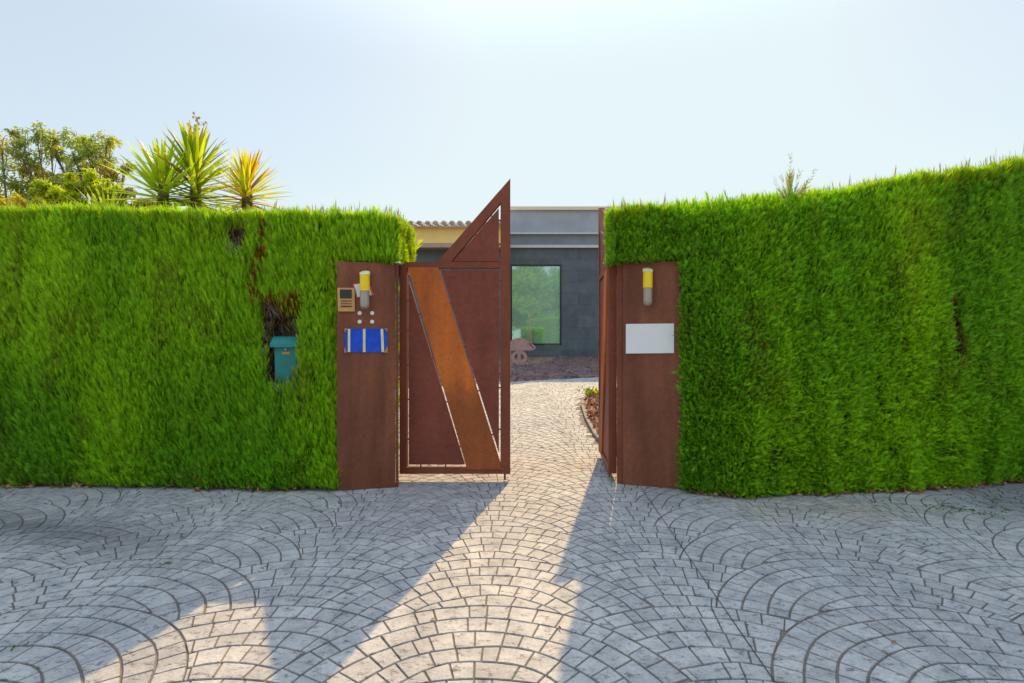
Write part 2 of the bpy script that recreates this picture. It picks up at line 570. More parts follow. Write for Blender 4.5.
def sprigs(pos, direc, length, col, width=1.0, tipgain=1.25):
    """numpy: triangles for every sprig"""
    n = len(pos)
    T = [sprig_template(k) for k in range(3)]
    d = nrm(direc)
    rv = nrm(RNG.normal(size=(n, 3)))
    u = nrm(np.cross(d, rv)); v = np.cross(d, u)
    kind = RNG.integers(0, 3, n)
    Vs, Cs = [], []
    for k in range(3):
        m = kind == k
        if not m.any(): continue
        t = T[k].reshape(-1, 3)
        L = length[m][:, None, None]
        pts = (pos[m][:, None, :] + L * width * t[None, :, 0, None] * u[m][:, None, :] + L * width * t[None, :, 1, None] * v[m][:, None, :]
               + L * t[None, :, 2, None] * d[m][:, None, :])
        tz = t[:, 2][None, :, None]
        c = col[m][:, None, :] * (1 + (tipgain - 1) * np.clip(tz, 0, 1))
        Vs.append(pts.reshape(-1, 3)); Cs.append(c.reshape(-1, 3))
    V = np.concatenate(Vs); C = np.concatenate(Cs)
    F = np.arange(len(V)).reshape(-1, 3)
    return V, F, C


def quad_leaves(pos, direc, length, width, col, droop=0.0):
    n = len(pos)
    d = nrm(direc); rv = nrm(RNG.normal(size=(n, 3)))
    s = nrm(np.cross(d, rv))
    L = length[:, None]; w = width[:, None]
    a = pos; b = pos + d * L * .45 + s * w * .5; c = pos + d * L; e = pos + d * L * .45 - s * w * .5
    c = c + np.array((0, 0, -1.0)) * L * droop
    V = np.stack([a, b, c, e], 1).reshape(-1, 3)
    F = np.arange(len(V)).reshape(-1, 4)
    return V, F, np.repeat(col, 4, axis=0)


# ------------------------------------------------------------------ hedges
G_GREEN = np.array((.170, .370, .014))
G_LIME = np.array((.310, .490, .014))
G_BLUE = np.array((.125, .305, .024))
G_BROWN = np.array((.155, .105, .03))


class Hedge:
    def __init__(s, side):
        s.side = side
        if side < 0:
            s.x0, s.x1, s.back = -7.6, -1.10, 6.0
            s.pillar = (-1.63, -1.0, 2.13)
            # cavities: (x0,x1,z0,z1,depth)
            s.cav = [(-2.33, -2.03, .97, 1.60, .20), (-2.38, -2.22, 1.3, 1.70, .10), (-2.72, -2.58, 2.26, 2.52, .16)]
        else:
            s.x0, s.x1, s.back = .945, 7.6, 6.0
            s.pillar = (.8, 1.575, 2.15)
            s.cav = [(4.25, 4.33, 1.25, 1.75, .12)]

    def top(s, X):
        if s.side < 0:
            return np.interp(X, [-7.6, -5, -3, -1.06], [2.72, 2.68, 2.65, 2.62])
        return np.interp(X, [.9, 1.75, 2.65, 3.35, 4.1, 5.05, 7.6], [2.68, 2.72, 2.78, 2.88, 3.02, 3.20, 3.48])

    def front(s, X, z):
        """hedge face Y; includes relief, cavities and the recess that holds the pillar"""
        if s.side < 0:
            y = 4.86 + .03 * (-1.65 - X)
            y = y - .07 * sstep(.5, .05, z) * (.4 + noise2(X * 1.7, X * .3, 8))
        else:
            y0 = np.interp(X, [.9, 1.5, 1.7, 2.01, 2.86, 3.42, 4.16, 5.03, 7.6], [4.84, 4.80, 4.66, 4.56, 4.62, 4.77, 4.88, 5.05, 5.5])
            y = y0 + .06 * sstep(0, 2.5, z) + .07 * sstep(1.5, .1, z) * 0
        y = y + .11 * (noise2(X * 1.9 + 3, z * .9, 1) - .5) + (.045 if s.side < 0 else .06) * (noise2(X * 7, z * 1.6, 2) - .5) + .035 * (noise2(X * 15, z * 6, 3) - .5)
        tz = s.top(X)
        t = np.clip((z - (tz - .16)) / .16, 0, 1)
        y = y + .10 * (1 - np.sqrt(np.maximum(0, 1 - t * t)))
        # rounded end towards the gate
        e = (X - (s.x1 - .16)) / .16 if s.side < 0 else ((s.x0 + .10) - X) / .10
        e = np.clip(e, 0, 1)
        y = y + (.16 if s.side < 0 else .07) * (1 - np.sqrt(np.maximum(0, 1 - e * e)))
        for (a, b, c, d, dep) in s.cav:
            jx = .035 * (noise2(z * 14, X * 0 + a, 4) - .5)
            w = sstep(a - .03, a + .03, X + jx) * sstep(b + .03, b - .03, X + jx) * sstep(c - .03, c + .03, z) * sstep(d + .05, d - .03, z)
            y = y + dep * w
        return y

    def in_pillar(s, X, z):
        a, b, zp = s.pillar
        return (X > a) & (X < b) & (z < zp)

    def cavity(s, X, z, grow=0.):
        m = np.zeros(len(X))
        for (a, b, c, d, dep) in s.cav:
            m = np.maximum(m, ((X > a - grow) & (X < b + grow) & (z > c - grow) & (z < d + grow)).astype(float))
        return m

    def colour(s, X, z, n):
        a = noise2(X * 1.3, z * .5, 21 + s.side); b = noise2(X * 4.5, z * 1.6, 22 + s.side); c = RNG.random(n)
        lime = np.clip(.10 + .65 * sstep(.45, .8, a) + .35 * (b - .5) + .45 * (c - .5), 0, 1)[:, None]
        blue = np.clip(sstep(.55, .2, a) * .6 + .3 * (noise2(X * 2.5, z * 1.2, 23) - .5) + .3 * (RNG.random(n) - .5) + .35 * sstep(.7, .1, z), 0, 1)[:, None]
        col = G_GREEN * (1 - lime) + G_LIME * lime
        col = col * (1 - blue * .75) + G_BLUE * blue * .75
        br = (sstep(.70, .82, noise2(X * 5 + 9, z * 2.0, 24)) * .35)[:, None] * (RNG.random(n) < .5)[:, None]
        col = col * (1 - br) + G_BROWN * br
        col = col * RNG.uniform(.80, 1.22, n)[:, None]
        if s.side < 0:   # dead rust-brown streaks
            dead = np.maximum.reduce([((abs(X + 2.375) < .035) & (z > 2.33) & (z < 2.57)).astype(float) * .7, ((abs(X + 2.44 - .04 * np.sin(z * 9)) < .045) & (z > 1.72) & (z < 2.28)).astype(float) * .5,
                                      ((X > -2.38) & (X < -2.0) & (z > 1.56) & (z < 1.8)).astype(float) * .55,
                                      ((abs(X + 2.9) < .25) & (z < .22)).astype(float) * .10])
        else:
            dead = np.maximum(((abs(X - 4.30) < .06) & (z > 1.15) & (z < 1.85)).astype(float) * .4, ((abs(X - 2.25) < .12) & (z > 1.3) & (z < 1.9)).astype(float) * .05)
        sel = (RNG.random(n) < dead)[:, None]
        col = np.where(sel, np.array((.26, .085, .02)) * RNG.uniform(.5, 1.2, n)[:, None], col)
        return col

    def build(s):
        side = s.side
        root = empty("cypress_hedge", ((s.x0 + s.x1) / 2, 5.3, 0))
        if side < 0:
            tag(root, "long clipped green cypress hedge with the teal mailbox set in it", "hedge", "clipped hedges flanking the gate")
        else:
            tag(root, "clipped green cypress hedge beside the pillar with the blank white plate, rising to one end", "hedge", "clipped hedges flanking the gate")
        # ---- core: front height field, top, back, ends
        xs = np.arange(s.x0 + .05, s.x1 - .04, .035)
        nz = 80
        Xg = np.repeat(xs[:, None], nz, 1)
        tz = np.linspace(0, 1, nz)[None, :]
        zb = np.where((Xg < 1.32) & (Xg > -1.36), s.pillar[2] + .02, 0.)
        Zg = zb + tz * (s.top(Xg) - .19 - zb)
        Yg = s.front(Xg, Zg) + .06
        Yg = np.where(s.in_pillar(Xg, Zg), 5.42, Yg)
        top_back = np.stack([Xg[:, -1], np.full(len(xs), s.back - .06), Zg[:, -1]], -1)
        bot_back = np.stack([Xg[:, 0], np.full(len(xs), s.back - .06), Zg[:, 0]], -1)
        G = np.concatenate([np.stack([Xg, Yg, Zg], -1), top_back[:, None], bot_back[:, None]], 1)
        # clear the gate post / open leaf zone
        V = G.reshape(-1, 3); k = nz + 2
        idx = np.arange(len(xs) * k).reshape(len(xs), k)
        F = np.stack([idx[:-1, :-1], idx[1:, :-1], idx[1:, 1:], idx[:-1, 1:]], -1).reshape(-1, 4).tolist()
        F += [idx[0].tolist(), idx[-1].tolist()]
        # push the core clear of the opened gate leaf
        if side > 0:
            m = (V[:, 0] < 1.12) & (V[:, 1] > 5.06)
            V[m, 1] = 5.06
        else:
            m = (V[:, 0] > -1.15) & (V[:, 1] > 5.5)
            V[m, 1] = 5.5
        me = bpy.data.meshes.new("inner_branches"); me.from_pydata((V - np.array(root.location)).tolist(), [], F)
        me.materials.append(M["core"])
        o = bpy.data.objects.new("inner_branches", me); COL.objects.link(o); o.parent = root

        Vs, Fs, Cs, base = [], [], [], 0
        def put(pos, direc, length, col, **kw):
            nonlocal base
            V, F, C = sprigs(pos, direc, length, col, **kw)
            Vs.append(V); Fs.append(F + base); Cs.append(C); base += len(V)

        # ---- front
        def front_patch(xa, xb, dens, zlo=0.0):
            zt_ = float(max(s.top(np.array([xa, xb]))))
            n = int(dens * (xb - xa) * zt_)
            X = RNG.uniform(xa, xb, n); z = RNG.uniform(zlo, zt_, n)
            keep = (z < s.top(X) - .06 * RNG.random(n)) & ((z < s.top(X) - .15) | (RNG.random(n) < .28)) & ~s.in_pillar(X, z)
            cav = s.cavity(X, z, .02)
            gap = noise2(X * 11 + 5, z * 6, 33); keep &= (gap > .16) | (RNG.random(n) < .35)
            keep &= (RNG.random(n) > cav * .45)
            X, z, cav = X[keep], z[keep], cav[keep]; n = len(X)
            y = s.front(X, z)
            e = .02
            nx = (s.front(X + e, z) - s.front(X - e, z)) / (2 * e); nzz = (s.front(X, z + e) - s.front(X, z - e)) / (2 * e)
            nor = nrm(np.stack([np.clip(nx, -1.5, 1.5), -np.ones(n), np.clip(nzz, -1, 2)], -1))
            sub = RNG.uniform(-.015, .05, n)
            pos = np.stack([X, y, z], -1) - nor * sub[:, None]
            if side < 0: up = 1.5 - .6 * sstep(.7, .1, z)
            else: up = .55 + .55 * sstep(.55, .8, noise2(X * 1.6, z * .7, 31)) + .25 * sstep(1.2, 2.4, z)
            lean = .16 * (noise2(X * 3, z * 1.5, 32) - .5)
            d = nor * .62 + np.stack([lean, 0 * lean, up], -1) + RNG.normal(size=(n, 3)) * (.19 if side < 0 else .34)
            L = (RNG.uniform(.06, .125, n) if side < 0 else RNG.uniform(.045, .095, n)) * np.where(RNG.random(n) < .12, 1.5, 1)
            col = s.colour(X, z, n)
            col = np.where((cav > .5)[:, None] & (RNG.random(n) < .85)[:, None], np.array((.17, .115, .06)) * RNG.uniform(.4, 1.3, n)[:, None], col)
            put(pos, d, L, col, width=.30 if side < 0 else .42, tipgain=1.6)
        if side < 0:
            front_patch(-5.3, s.x1, 12500); front_patch(s.x0, -5.3, 2200)
        else:
            front_patch(s.x0, 5.5, 11500); front_patch(5.5, s.x1, 2200)
        # low skirt of sprays hanging over the paving edge
        # ---- top
        n = int((s.x1 - s.x0) * 1.15 * 3000)
        X = RNG.uniform(s.x0, s.x1, n); Y = 4.9 + 1.1 * RNG.random(n) ** 1.25
        Y = np.maximum(Y, s.front(X, s.top(X) - .05) - .02)
        keep = ~((X < 1.12) & (X > 0) & (Y > 5.05)) & ~((X > -1.13) & (X < 0) & (Y > 5.6))
        X, Y = X[keep], Y[keep]; n = len(X)
        z = s.top(X) - .17 + .05 * noise2(X * 5, Y * 5, 41) + .05 * (noise2(X * 1.7, Y, 42) - .5)
        d = np.stack([RNG.normal(0, .22, n), RNG.normal(-.05, .22, n), np.ones(n)], -1)
        L = RNG.uniform(.13, .23, n)
        big = RNG.random(n) < .07
        L = np.where(big, RNG.uniform(.18, .26, n), L)
        c = RNG.random(n)[:, None]
        col = (G_GREEN * (1 - c) + np.array((.38, .48, .008)) * c) * RNG.uniform(.8, 1.25, n)[:, None]  # yellower lime: sunlight on the hedge top is painted into the sprig colour
        put(np.stack([X, Y, z], -1), d, L, col, width=.45)
        # ---- end towards the gate
        if side < 0:
            n = 5200; Y = RNG.uniform(4.92, 5.6, n); z = RNG.uniform(2.14, 2.55, n); sgn = 1
            X = s.x1 - .02 + .05 * (noise2(Y * 6, z * 6, 51) - .5)
        else:
            n = 2600; Y = RNG.uniform(4.80, 5.05, n); z = RNG.uniform(2.16, 2.6, n); sgn = -1
            X = s.x0 + .02 + .05 * (noise2(Y * 6, z * 6, 52) - .5)
        d = np.stack([np.full(n, .5 * sgn), np.full(n, -.1), np.full(n, .9)], -1) + RNG.normal(size=(n, 3)) * .28
        c = RNG.random(n)[:, None]
        col = (G_GREEN * (1 - c) + np.array((.38, .48, .008)) * c) * RNG.uniform(.75, 1.2, n)[:, None]  # sunlit look of the left hedge's end is put into this lime too
        if side > 0: col = s.colour(X, z, n)
        put(np.stack([X, Y, z], -1), d, RNG.uniform(.05, .1, n), col, width=.5)
        # ---- underside over the pillar
        a, b, zp = s.pillar
        lo, hi = (max(a, s.x0), min(b, s.x1))
        n = 1500
        X = RNG.uniform(lo, hi, n); Y = s.front(X, np.full(n, zp + .1)) + RNG.uniform(0, .28, n); z = zp + .03 + RNG.uniform(-.01, .05, n)
        d = np.stack([RNG.normal(0, .4, n), np.full(n, -.6), RNG.normal(.15, .35, n)], -1)
        put(np.stack([X, Y, z], -1), d, RNG.uniform(.04, .07, n), s.colour(X, z, n))
        # ---- back (seen only in the window's reflection)
        n = int((s.x1 - s.x0) * 2.6 * 750)
        X = RNG.uniform(s.x0 + (.2 if side > 0 else 0), s.x1 - (.2 if side < 0 else 0), n); z = RNG.random(n) * s.top(X)
        z = np.where((X < 1.32) & (X > -1.36), s.pillar[2] + .02 + z * .16, z)
        Y = s.back + .05 * noise2(X * 4, z * 2, 61)
        d = np.stack([RNG.normal(0, .3, n), np.full(n, .55), np.full(n, .8)], -1) + RNG.normal(size=(n, 3)) * .2
        put(np.stack([X, Y, z], -1), d, RNG.uniform(.1, .17, n), s.colour(X, z, n) * 1.1)
        fo = npmesh("foliage", np.concatenate(Vs), np.concatenate(Fs), M["hedge"], root, np.concatenate(Cs))
        print("hedge tris", sum(len(f) for f in Fs))
        # ---- thin untrimmed shoots above the top
        mb_p, mb_d, mb_l = [], [], []
        n = 1000
        X = RNG.uniform(s.x0, s.x1, n)
        if side < 0: X = np.where(RNG.random(n) < .45, RNG.uniform(-2.4, -1.1, n), X)
        Y = 4.92 + .9 * RNG.random(n) ** 1.5
        Y = np.where((X < 1.12) & (X > 0), np.minimum(Y, 5.03), Y)
        z = s.top(X) - .02
        L = RNG.uniform(.07, .16, n) * np.where(RNG.random(n) < .08, 1.5, 1)
        d = np.stack([RNG.normal(0, .13, n), RNG.normal(0, .1, n), np.ones(n)], -1)
        col = np.where((RNG.random(n) < .55)[:, None], np.array((.24, .22, .15)), np.array((.22, .30, .06))) * RNG.uniform(.8, 1.2, n)[:, None]
        V, F, C = sprigs(np.stack([X, Y, z], -1), d, L, col, width=.13)
        if side > 0:
            # the one tall feathery shoot
            b0 = Vector((2.60, 4.78, 2.62)); pts, dd, ll = [], [], []
            for ang, Lm in ((-.62, .24), (-.33, .22), (.02, .36), (.36, .26), (.72, .36)):
                dirv = np.array((math.sin(ang), 0, math.cos(ang)))
                bx = np.array(b0) + np.array((0, 0, .06 + .05 * (ang == .02)))
                for t in np.linspace(0, 1, 13):
                    q = bx + dirv * Lm * t + np.array((0, 0, .05 * t * t))
                    for sg in (-1, 1):
                        pts.append(q); dd.append(dirv * 1.0 + np.array((sg * .55 * math.cos(ang), RNG.normal(0, .3), -sg * .55 * math.sin(ang)))); ll.append(.035 + .03 * RNG.random())
                pts.append(bx); dd.append(dirv); ll.append(Lm)
            for t in np.linspace(-.1, .1, 12):
                pts.append(np.array(b0) + np.array((RNG.normal(0, .015), 0, t))); dd.append(np.array((RNG.normal(0, .5), RNG.normal(0, .3), 1))); ll.append(.07)
            m = len(pts)
            V2, F2, C2 = sprigs(np.array(pts), np.array(dd), np.array(ll), np.array((.26, .30, .17)) * RNG.uniform(.8, 1.2, m)[:, None], width=.35)
            F2 = F2 + len(V); V = np.concatenate([V, V2]); F = np.concatenate([F, F2]); C = np.concatenate([C, C2])
        npmesh("shoots", V, F, M["hedge"], root, C)
        # ---- bare twigs in the gaps
        mb = MB(); rnd = random.Random(5 + side)
        for (a, b, c, d_, dep) in s.cav:
            for _ in range(110 if side < 0 else 16):
                x = rnd.uniform(a, b); zz = rnd.uniform(c - .05, d_)
                y = float(s.front(np.array([x]), np.array([zz]))[0]) - rnd.uniform(0, .06)
                p = Vector((x, y, zz)); q = p + Vector((rnd.uniform(-.06, .06), rnd.uniform(-.10, .03), rnd.uniform(.05, .18)))
                mid = (p + q) / 2 + Vector((rnd.uniform(-.015, .015),) * 3)
                mb.tube([p, mid, q], [.004, .003, .0015], 4)
        mb.build("bare_twigs", M["twig"], root)
        return root


# ------------------------------------------------------------------ pillars & gates
def pillar(side):
    if side < 0:
        a, b = Vector((-1.640, 4.775, 0)), Vector((-1.118, 4.892, 0)); H = 2.150
    else:
        a, b = Vector((1.085, 4.995, 0)), Vector((1.590, 4.835, 0)); H = 2.165
    u = (b - a).normalized(); n = Vector((-u.y, u.x, 0))       # n points away from the camera
    root = empty("gate_pillar", (a + b) / 2)
    w = (b - a).length
    mb = MB()
    mb.frame_poly(a, u, (0, 0, 1), n, [(0, 0.003), (w, 0.003), (w, H), (0, H)], 0, .16 if side < 0 else .115)
    mb.build("steel_box", M["pillar"], root, bevel=.006)
    # narrow folded lip next to the gate
    mb = MB()
    if side < 0:
        mb.frame_poly(b, u, (0, 0, 1), n, [(.003, .006), (.030, .006), (.030, H + .004), (.003, H + .004)], .012, .15)
        mb.build("hinge_post", M["frame"], root, bevel=.004)
        mb = MB(); c = b + u * .004 + n * .06
        mb.lathe((c.x, c.y, H + .004), [(0, 0), (.05, 0), (.052, .012), (.03, .024), (0, .026)], 16)
        mb.build("post_cap", M["ledge"], root)
    else:
        mb.frame_poly(a, u, (0, 0, 1), n, [(-.058, .006), (-.003, .006), (-.003, H - .004), (-.058, H - .004)], .012, .085)
        mb.build("hinge_post", M["frame"], root, bevel=.004)
    return root, a, u, n


def pp(a, u, n, px, py, out=0.0):
    """point on the pillar face that shows at photo position px,py, moved out of the face"""
    # intersect the eye ray with the plane of the face
    d = P(px, py, 1.0) - Vector((0, 0, EYE))
    t = (a - Vector((0, 0, EYE))).dot(n) / d.dot(n)
    return Vector((0, 0, EYE)) + d * t - n * out


def wall_lamp(a, u, n, px, ptop, pbot, label):
    base = pp(a, u, n, px, pbot)
    topz = pp(a, u, n, px, ptop).z
    H = topz - base.z
    c = base - n * .085
    root = empty("wall_lamp", base); tag(root, label, "wall lamp", "tubular lamps on the gate pillars")
    r = .045
    mb = MB(); mb.lathe((c.x, c.y, base.z), [(0, 0), (r * .55, .004), (r * .86, .02), (r * .95, .04), (r * .95, H * .46), (0, H * .46)], 28)
    mb.build("lamp_body", M["steel"], root, smooth=False)
    mb = MB(); mb.lathe((c.x, c.y, base.z), [(0, H * .462), (r * 1.0, H * .462), (r * 1.0, H * .86), (0, H * .86)], 28)
    mb.build("lens", M["amber"], root)
    mb = MB(); mb.lathe((c.x, c.y, base.z), [(0, H * .862), (r * 1.06, H * .862), (r * 1.06, H * .93), (r * .9, H * .94), (0, H * .94)], 28)
    for v in mb.bm.verts:       # slanted top facing the street
        if v.co.z > base.z + H * .9: v.co.z += (v.co.y - c.y) / r * H * .058
    mb.build("cap", M["cream"], root)
    mb = MB(); mb.frame_poly(base, u, (0, 0, 1), -n, [(-.018, H * .2), (.018, H * .2), (.018, H * .36), (-.018, H * .36)], 0, .06)
    mb.build("bracket", M["steel"], root)


def plate(mb, a, u, n, quad, o0, o1):
    pts = [pp(a, u, n, x, y, o0) for x, y in quad]
    mb.poly3(pts, -n * (o1 - o0))


def gate(side):
    """u runs from the hinge to the free edge, v up, n out of the street face"""
    if side < 0:
        O = Vector((-1.128, 5.085, 0)); U = Vector((1, 0, 0)); Nn = Vector((0, -1, 0))
    else:
        ang = R(4.4); O = Vector((.967, 5.104, 0)); U = Vector((math.sin(ang), math.cos(ang), 0)); Nn = Vector((-math.cos(ang), math.sin(ang), 0))
    root = empty("gate_leaf", O)
    Z = Vector((0, 0, 1))
    # measured on the closed leaf, Y=5.06
    def uv(px, py):
        Y = 5.06
        return ((px - CX) / FOC * Y + 1.128, EYE + (CY - py) / FOC * Y)
    T = .08
    def add(name, mat, polys, n0, n1, bev=.004):
        mb = MB()
        for p in polys:
            mb.frame_poly(O, U, Z, Nn, p, n0, n1)
        return mb.build(name, mat, root, bevel=bev)
    W = uv(510.3, 0)[0]; zb0, zb1 = uv(0, 474.6)[1], uv(0, 468.5)[1]
    zr0, zr1 = uv(0, 267.5)[1], uv(0, 261.5)[1]
    zpk = uv(0, 177.5)[1]; sl = .078; su = .098
    d0 = uv(437, 263)[0]
    # frame: stiles, rails, raking top bar
    kx = (zpk - zr1) / (W - d0)
    thick = .105
    xin = W - su
    fr = [[(.006, zb0), (sl, zb0), (sl, zr1), (.006, zr1)],
          [(W - su, zb0), (W, zb0), (W, zpk), (W - su, zpk - kx * su)]]
    add("frame", M["frame"], fr, -T, 0)
    add("bottom_rail", M["frame"], [[(sl + .001, zb0), (W - su - .001, zb0), (W - su - .001, zb1), (sl + .001, zb1)]], -T, -.002)
    add("top_rail", M["frame"], [[(sl + .001, zr0), (W - su - .001, zr0), (W - su - .001, zr1), (sl + .001, zr1)]], -T, -.002)
    ztop_in = zpk - kx * su
    rk = [(d0, zr1 + .001), (d0 + thick * 1.28 / 1.0, zr1 + .001), (xin - .001, ztop_in - .115 * 1.15), (xin - .001, ztop_in)]
    add("raking_bar", M["frame"], [rk], -T, -.001)
    # slanted board, proud of the frame
    b = [uv(407.5, 267), uv(438, 267), uv(502, 470), uv(467, 470)]
    add("slanted_board", M["board"], [b], -.068, .006, .003)
    p1 = [uv(408.0, 281), uv(464.0, 465.5), uv(408.0, 465.5)]
    p2 = [uv(440.9, 269.6), uv(498.7, 269.6), uv(498.7, 453.5)]
    xi = xin - .018
    def rk_in(x):   # lower edge of the raking bar
        t = (x - rk[1][0]) / (rk[2][0] - rk[1][0]); return rk[1][1] + t * (rk[2][1] - rk[1][1])
    p3 = [(rk[1][0] + .022, zr1 + .006), (xi, zr1 + .006), (xi, rk_in(xi) - .03)]
    add("lower_panel", M["panel"], [p1], -.068, -.012, .0015)
    add("side_panel", M["panel"], [p2], -.082, -.012, .0015)
    add("upper_panel", M["panel"], [p3], -.082, -.012, .0015)
    # welded tabs bridging the slits
    tabs = []
    def tab(c, d, L=.03, w=.014):
        c = Vector(c); d = Vector(d).normalized(); s = Vector((-d.y, d.x))
        tabs.append([tuple(c - d * w / 2 - s * L / 2), tuple(c + d * w / 2 - s * L / 2), tuple(c + d * w / 2 + s * L / 2), tuple(c - d * w / 2 + s * L / 2)])
    for py in (300, 330, 365, 400, 440): tab(uv(407.4, py), (0, 1))
    for py in (280, 310, 344, 388, 430): tab(uv(499.1, py), (0, 1))
    for px in (452, 476, 494): tab(uv(px, 268.8), (1, 0))
    for px in (420, 445): tab(uv(px, 467), (1, 0))
    for t in (.18, .42, .66, .9):
        q = Vector(p1[0]).lerp(Vector(p1[1]), t); e = Vector(p1[1]) - Vector(p1[0]); s = Vector((-e.y, e.x)).normalized(); tab(q + s * -.0, e, .04)
        q = Vector(p2[0]).lerp(Vector(p2[2]), t); e = Vector(p2[2]) - Vector(p2[0]); tab(q, e, .04)
    for t in (.2, .5, .85):
        q = Vector(p3[0]).lerp(Vector(p3[2]), t); e = Vector(p3[2]) - Vector(p3[0]); tab(q, e, .06)
    for z in (zr1 + .18, zr1 + .42): tab((xin - .009, z), (0, 1))
    for p in tabs:
        mb = MB(); mb.frame_poly(O, U, Z, Nn, p, -.024, -.0155)
        mb.build("welded_tab", M["frame"], root)
    # drop bolt and hinges
    mb = MB(); q = O + U * (W - .055) - Nn * .035
    mb.tube([q + Z * (zb0 + .004), q + Z * .012], .011, 10); mb.build("drop_bolt", M["frame"], root)
    for z in (.35, 1.15, 1.95):
        mb = MB(); q = O + U * -.0 - Nn * .086; mb.tube([q + Z * z, q + Z * (z + .12)], .012, 10)
        mb.build("hinge", M["frame"], root)
    mb = MB(); c = uv(505, 344)
    mb.frame_poly(O, U, Z, Nn, [(c[0] - .012, c[1] - .03), (c[0] + .006, c[1] - .03), (c[0] + .006, c[1] + .03), (c[0] - .012, c[1] + .03)], .0005, .006)
    mb.build("lock_cover", M["frame"], root, bevel=.002)
    return root


def gate_things():
    # ---------------- left pillar
    root, a, u, n = pillar(-1)
    tag(root, "rust brown corten steel gate pillar carrying the intercom and blue tiles", "gate pillar", "corten pillars of the gateway")
    for x in (359.7, 372.2):
        for y in (313.2, 321.8):
            mb = MB(); c = pp(a, u, n, x, y)
            m4 = []
            mb.tube([c, c - n * .008, c - n * .013], [.019, .019, .013], 16)
            mb.build("bolt_cap", M["white"], root)
    wall_lamp(a, u, n, 365.3, 271, 309.5, "steel and amber tube lamp above the blue tiles, in front of the paper notice")
    t = pp(a, u, n, 363, 296)
    pn = empty("paper_notice", t); tag(pn, "white paper notice with pink edging taped behind the lamp of the intercom pillar", "notice")
    mb = MB(); plate(mb, a, u, n, [(352.6, 284), (369.0, 281.6), (374, 295.2), (357, 298)], .001, .003); mb.build("border", M["red"], pn)
    mb = MB(); plate(mb, a, u, n, [(354.2, 284.6), (368.2, 282.8), (371.6, 295), (357.4, 297)], .0035, .005); mb.build("sheet", M["paper"], pn)
    t = pp(a, u, n, 346, 312)
    ic = empty("intercom", t); tag(ic, "square brass framed intercom with a dark grille at the hedge side of its pillar", "intercom")
    mb = MB(); plate(mb, a, u, n, [(337.6, 288), (354.6, 288), (355, 311.5), (338.2, 311.5)], .001, .022); mb.build("frame", M["brass"], ic, bevel=.003)
    mb = MB(); plate(mb, a, u, n, [(340.2, 289.8), (352, 289.8), (352, 298.6), (340.2, 298.6)], .0225, .027); mb.build("speaker_grille", M["grille"], ic)
    for y in (301.2, 303.8, 306.6):
        mb = MB(); plate(mb, a, u, n, [(341, y - .65), (352, y - .65), (352, y + .65), (341, y + .65)], .0225, .025)
        mb.build("name_strip", M["brown"] if y < 306 else M["grille"], ic)
    t = pp(a, u, n, 366, 352)
    tp = empty("tile_panel", t); tag(tp, "glossy blue tile panel with three cream stripes under the lamp", "tile panel")
    mb = MB(); plate(mb, a, u, n, [(345, 328.6), (387, 328.6), (387.4, 352.2), (344.8, 352.2)], .001, .012); mb.build("blue_tile", M["blue"], tp, bevel=.002)
    for x0, x1, y0 in ((348, 350.4, .2), (363, 365.6, 0), (380.6, 383.2, 0)):
        sh = 1.0 if x0 > 375 else 0
        mb = MB(); plate(mb, a, u, n, [(x0, 328.9), (x1, 328.9), (x1 + sh, 352), (x0 + sh, 352)], .0125, .016); mb.build("stripe", M["stripe"], tp)
    for q in ([(344.6, 328.4), (348, 328.4), (345.4, 331.6), (344.6, 332.4)], [(384, 328.4), (387.6, 328.4), (387.6, 331.6)], [(387.8, 346), (387.8, 352.6), (383.8, 352.6)], [(344.4, 347), (347, 352.6), (344.4, 352.6)]):
        mb = MB(); plate(mb, a, u, n, q, .0125, .0165); mb.build("corner", M["ochrebit"], tp)
    # ---------------- right pillar
    root, a, u, n = pillar(1)
    tag(root, "rust brown corten steel gate pillar carrying the blank white plate", "gate pillar", "corten pillars of the gateway")
    wall_lamp(a, u, n, 648.2, 268, 306.5, "steel and amber tube lamp above the blank white plate")
    t = pp(a, u, n, 650, 353.5)
    sp = MB(); plate(sp, a, u, n, [(626, 324), (674, 323.5), (674, 353), (626, 353.5)], .002, .014)
    o = sp.build("sign_plate", M["white"], None, bevel=.002, origin=t); tag(o, "blank white rectangular plate fixed to the rusty pillar", "sign")
    # ---------------- leaves
    g = gate(-1); tag(g, "closed rust brown gate leaf with an orange slanted board and raked top", "gate", "corten gate leaves")
    g = gate(1); tag(g, "rust brown gate leaf swung open inwards, seen nearly edge on", "gate", "corten gate leaves")


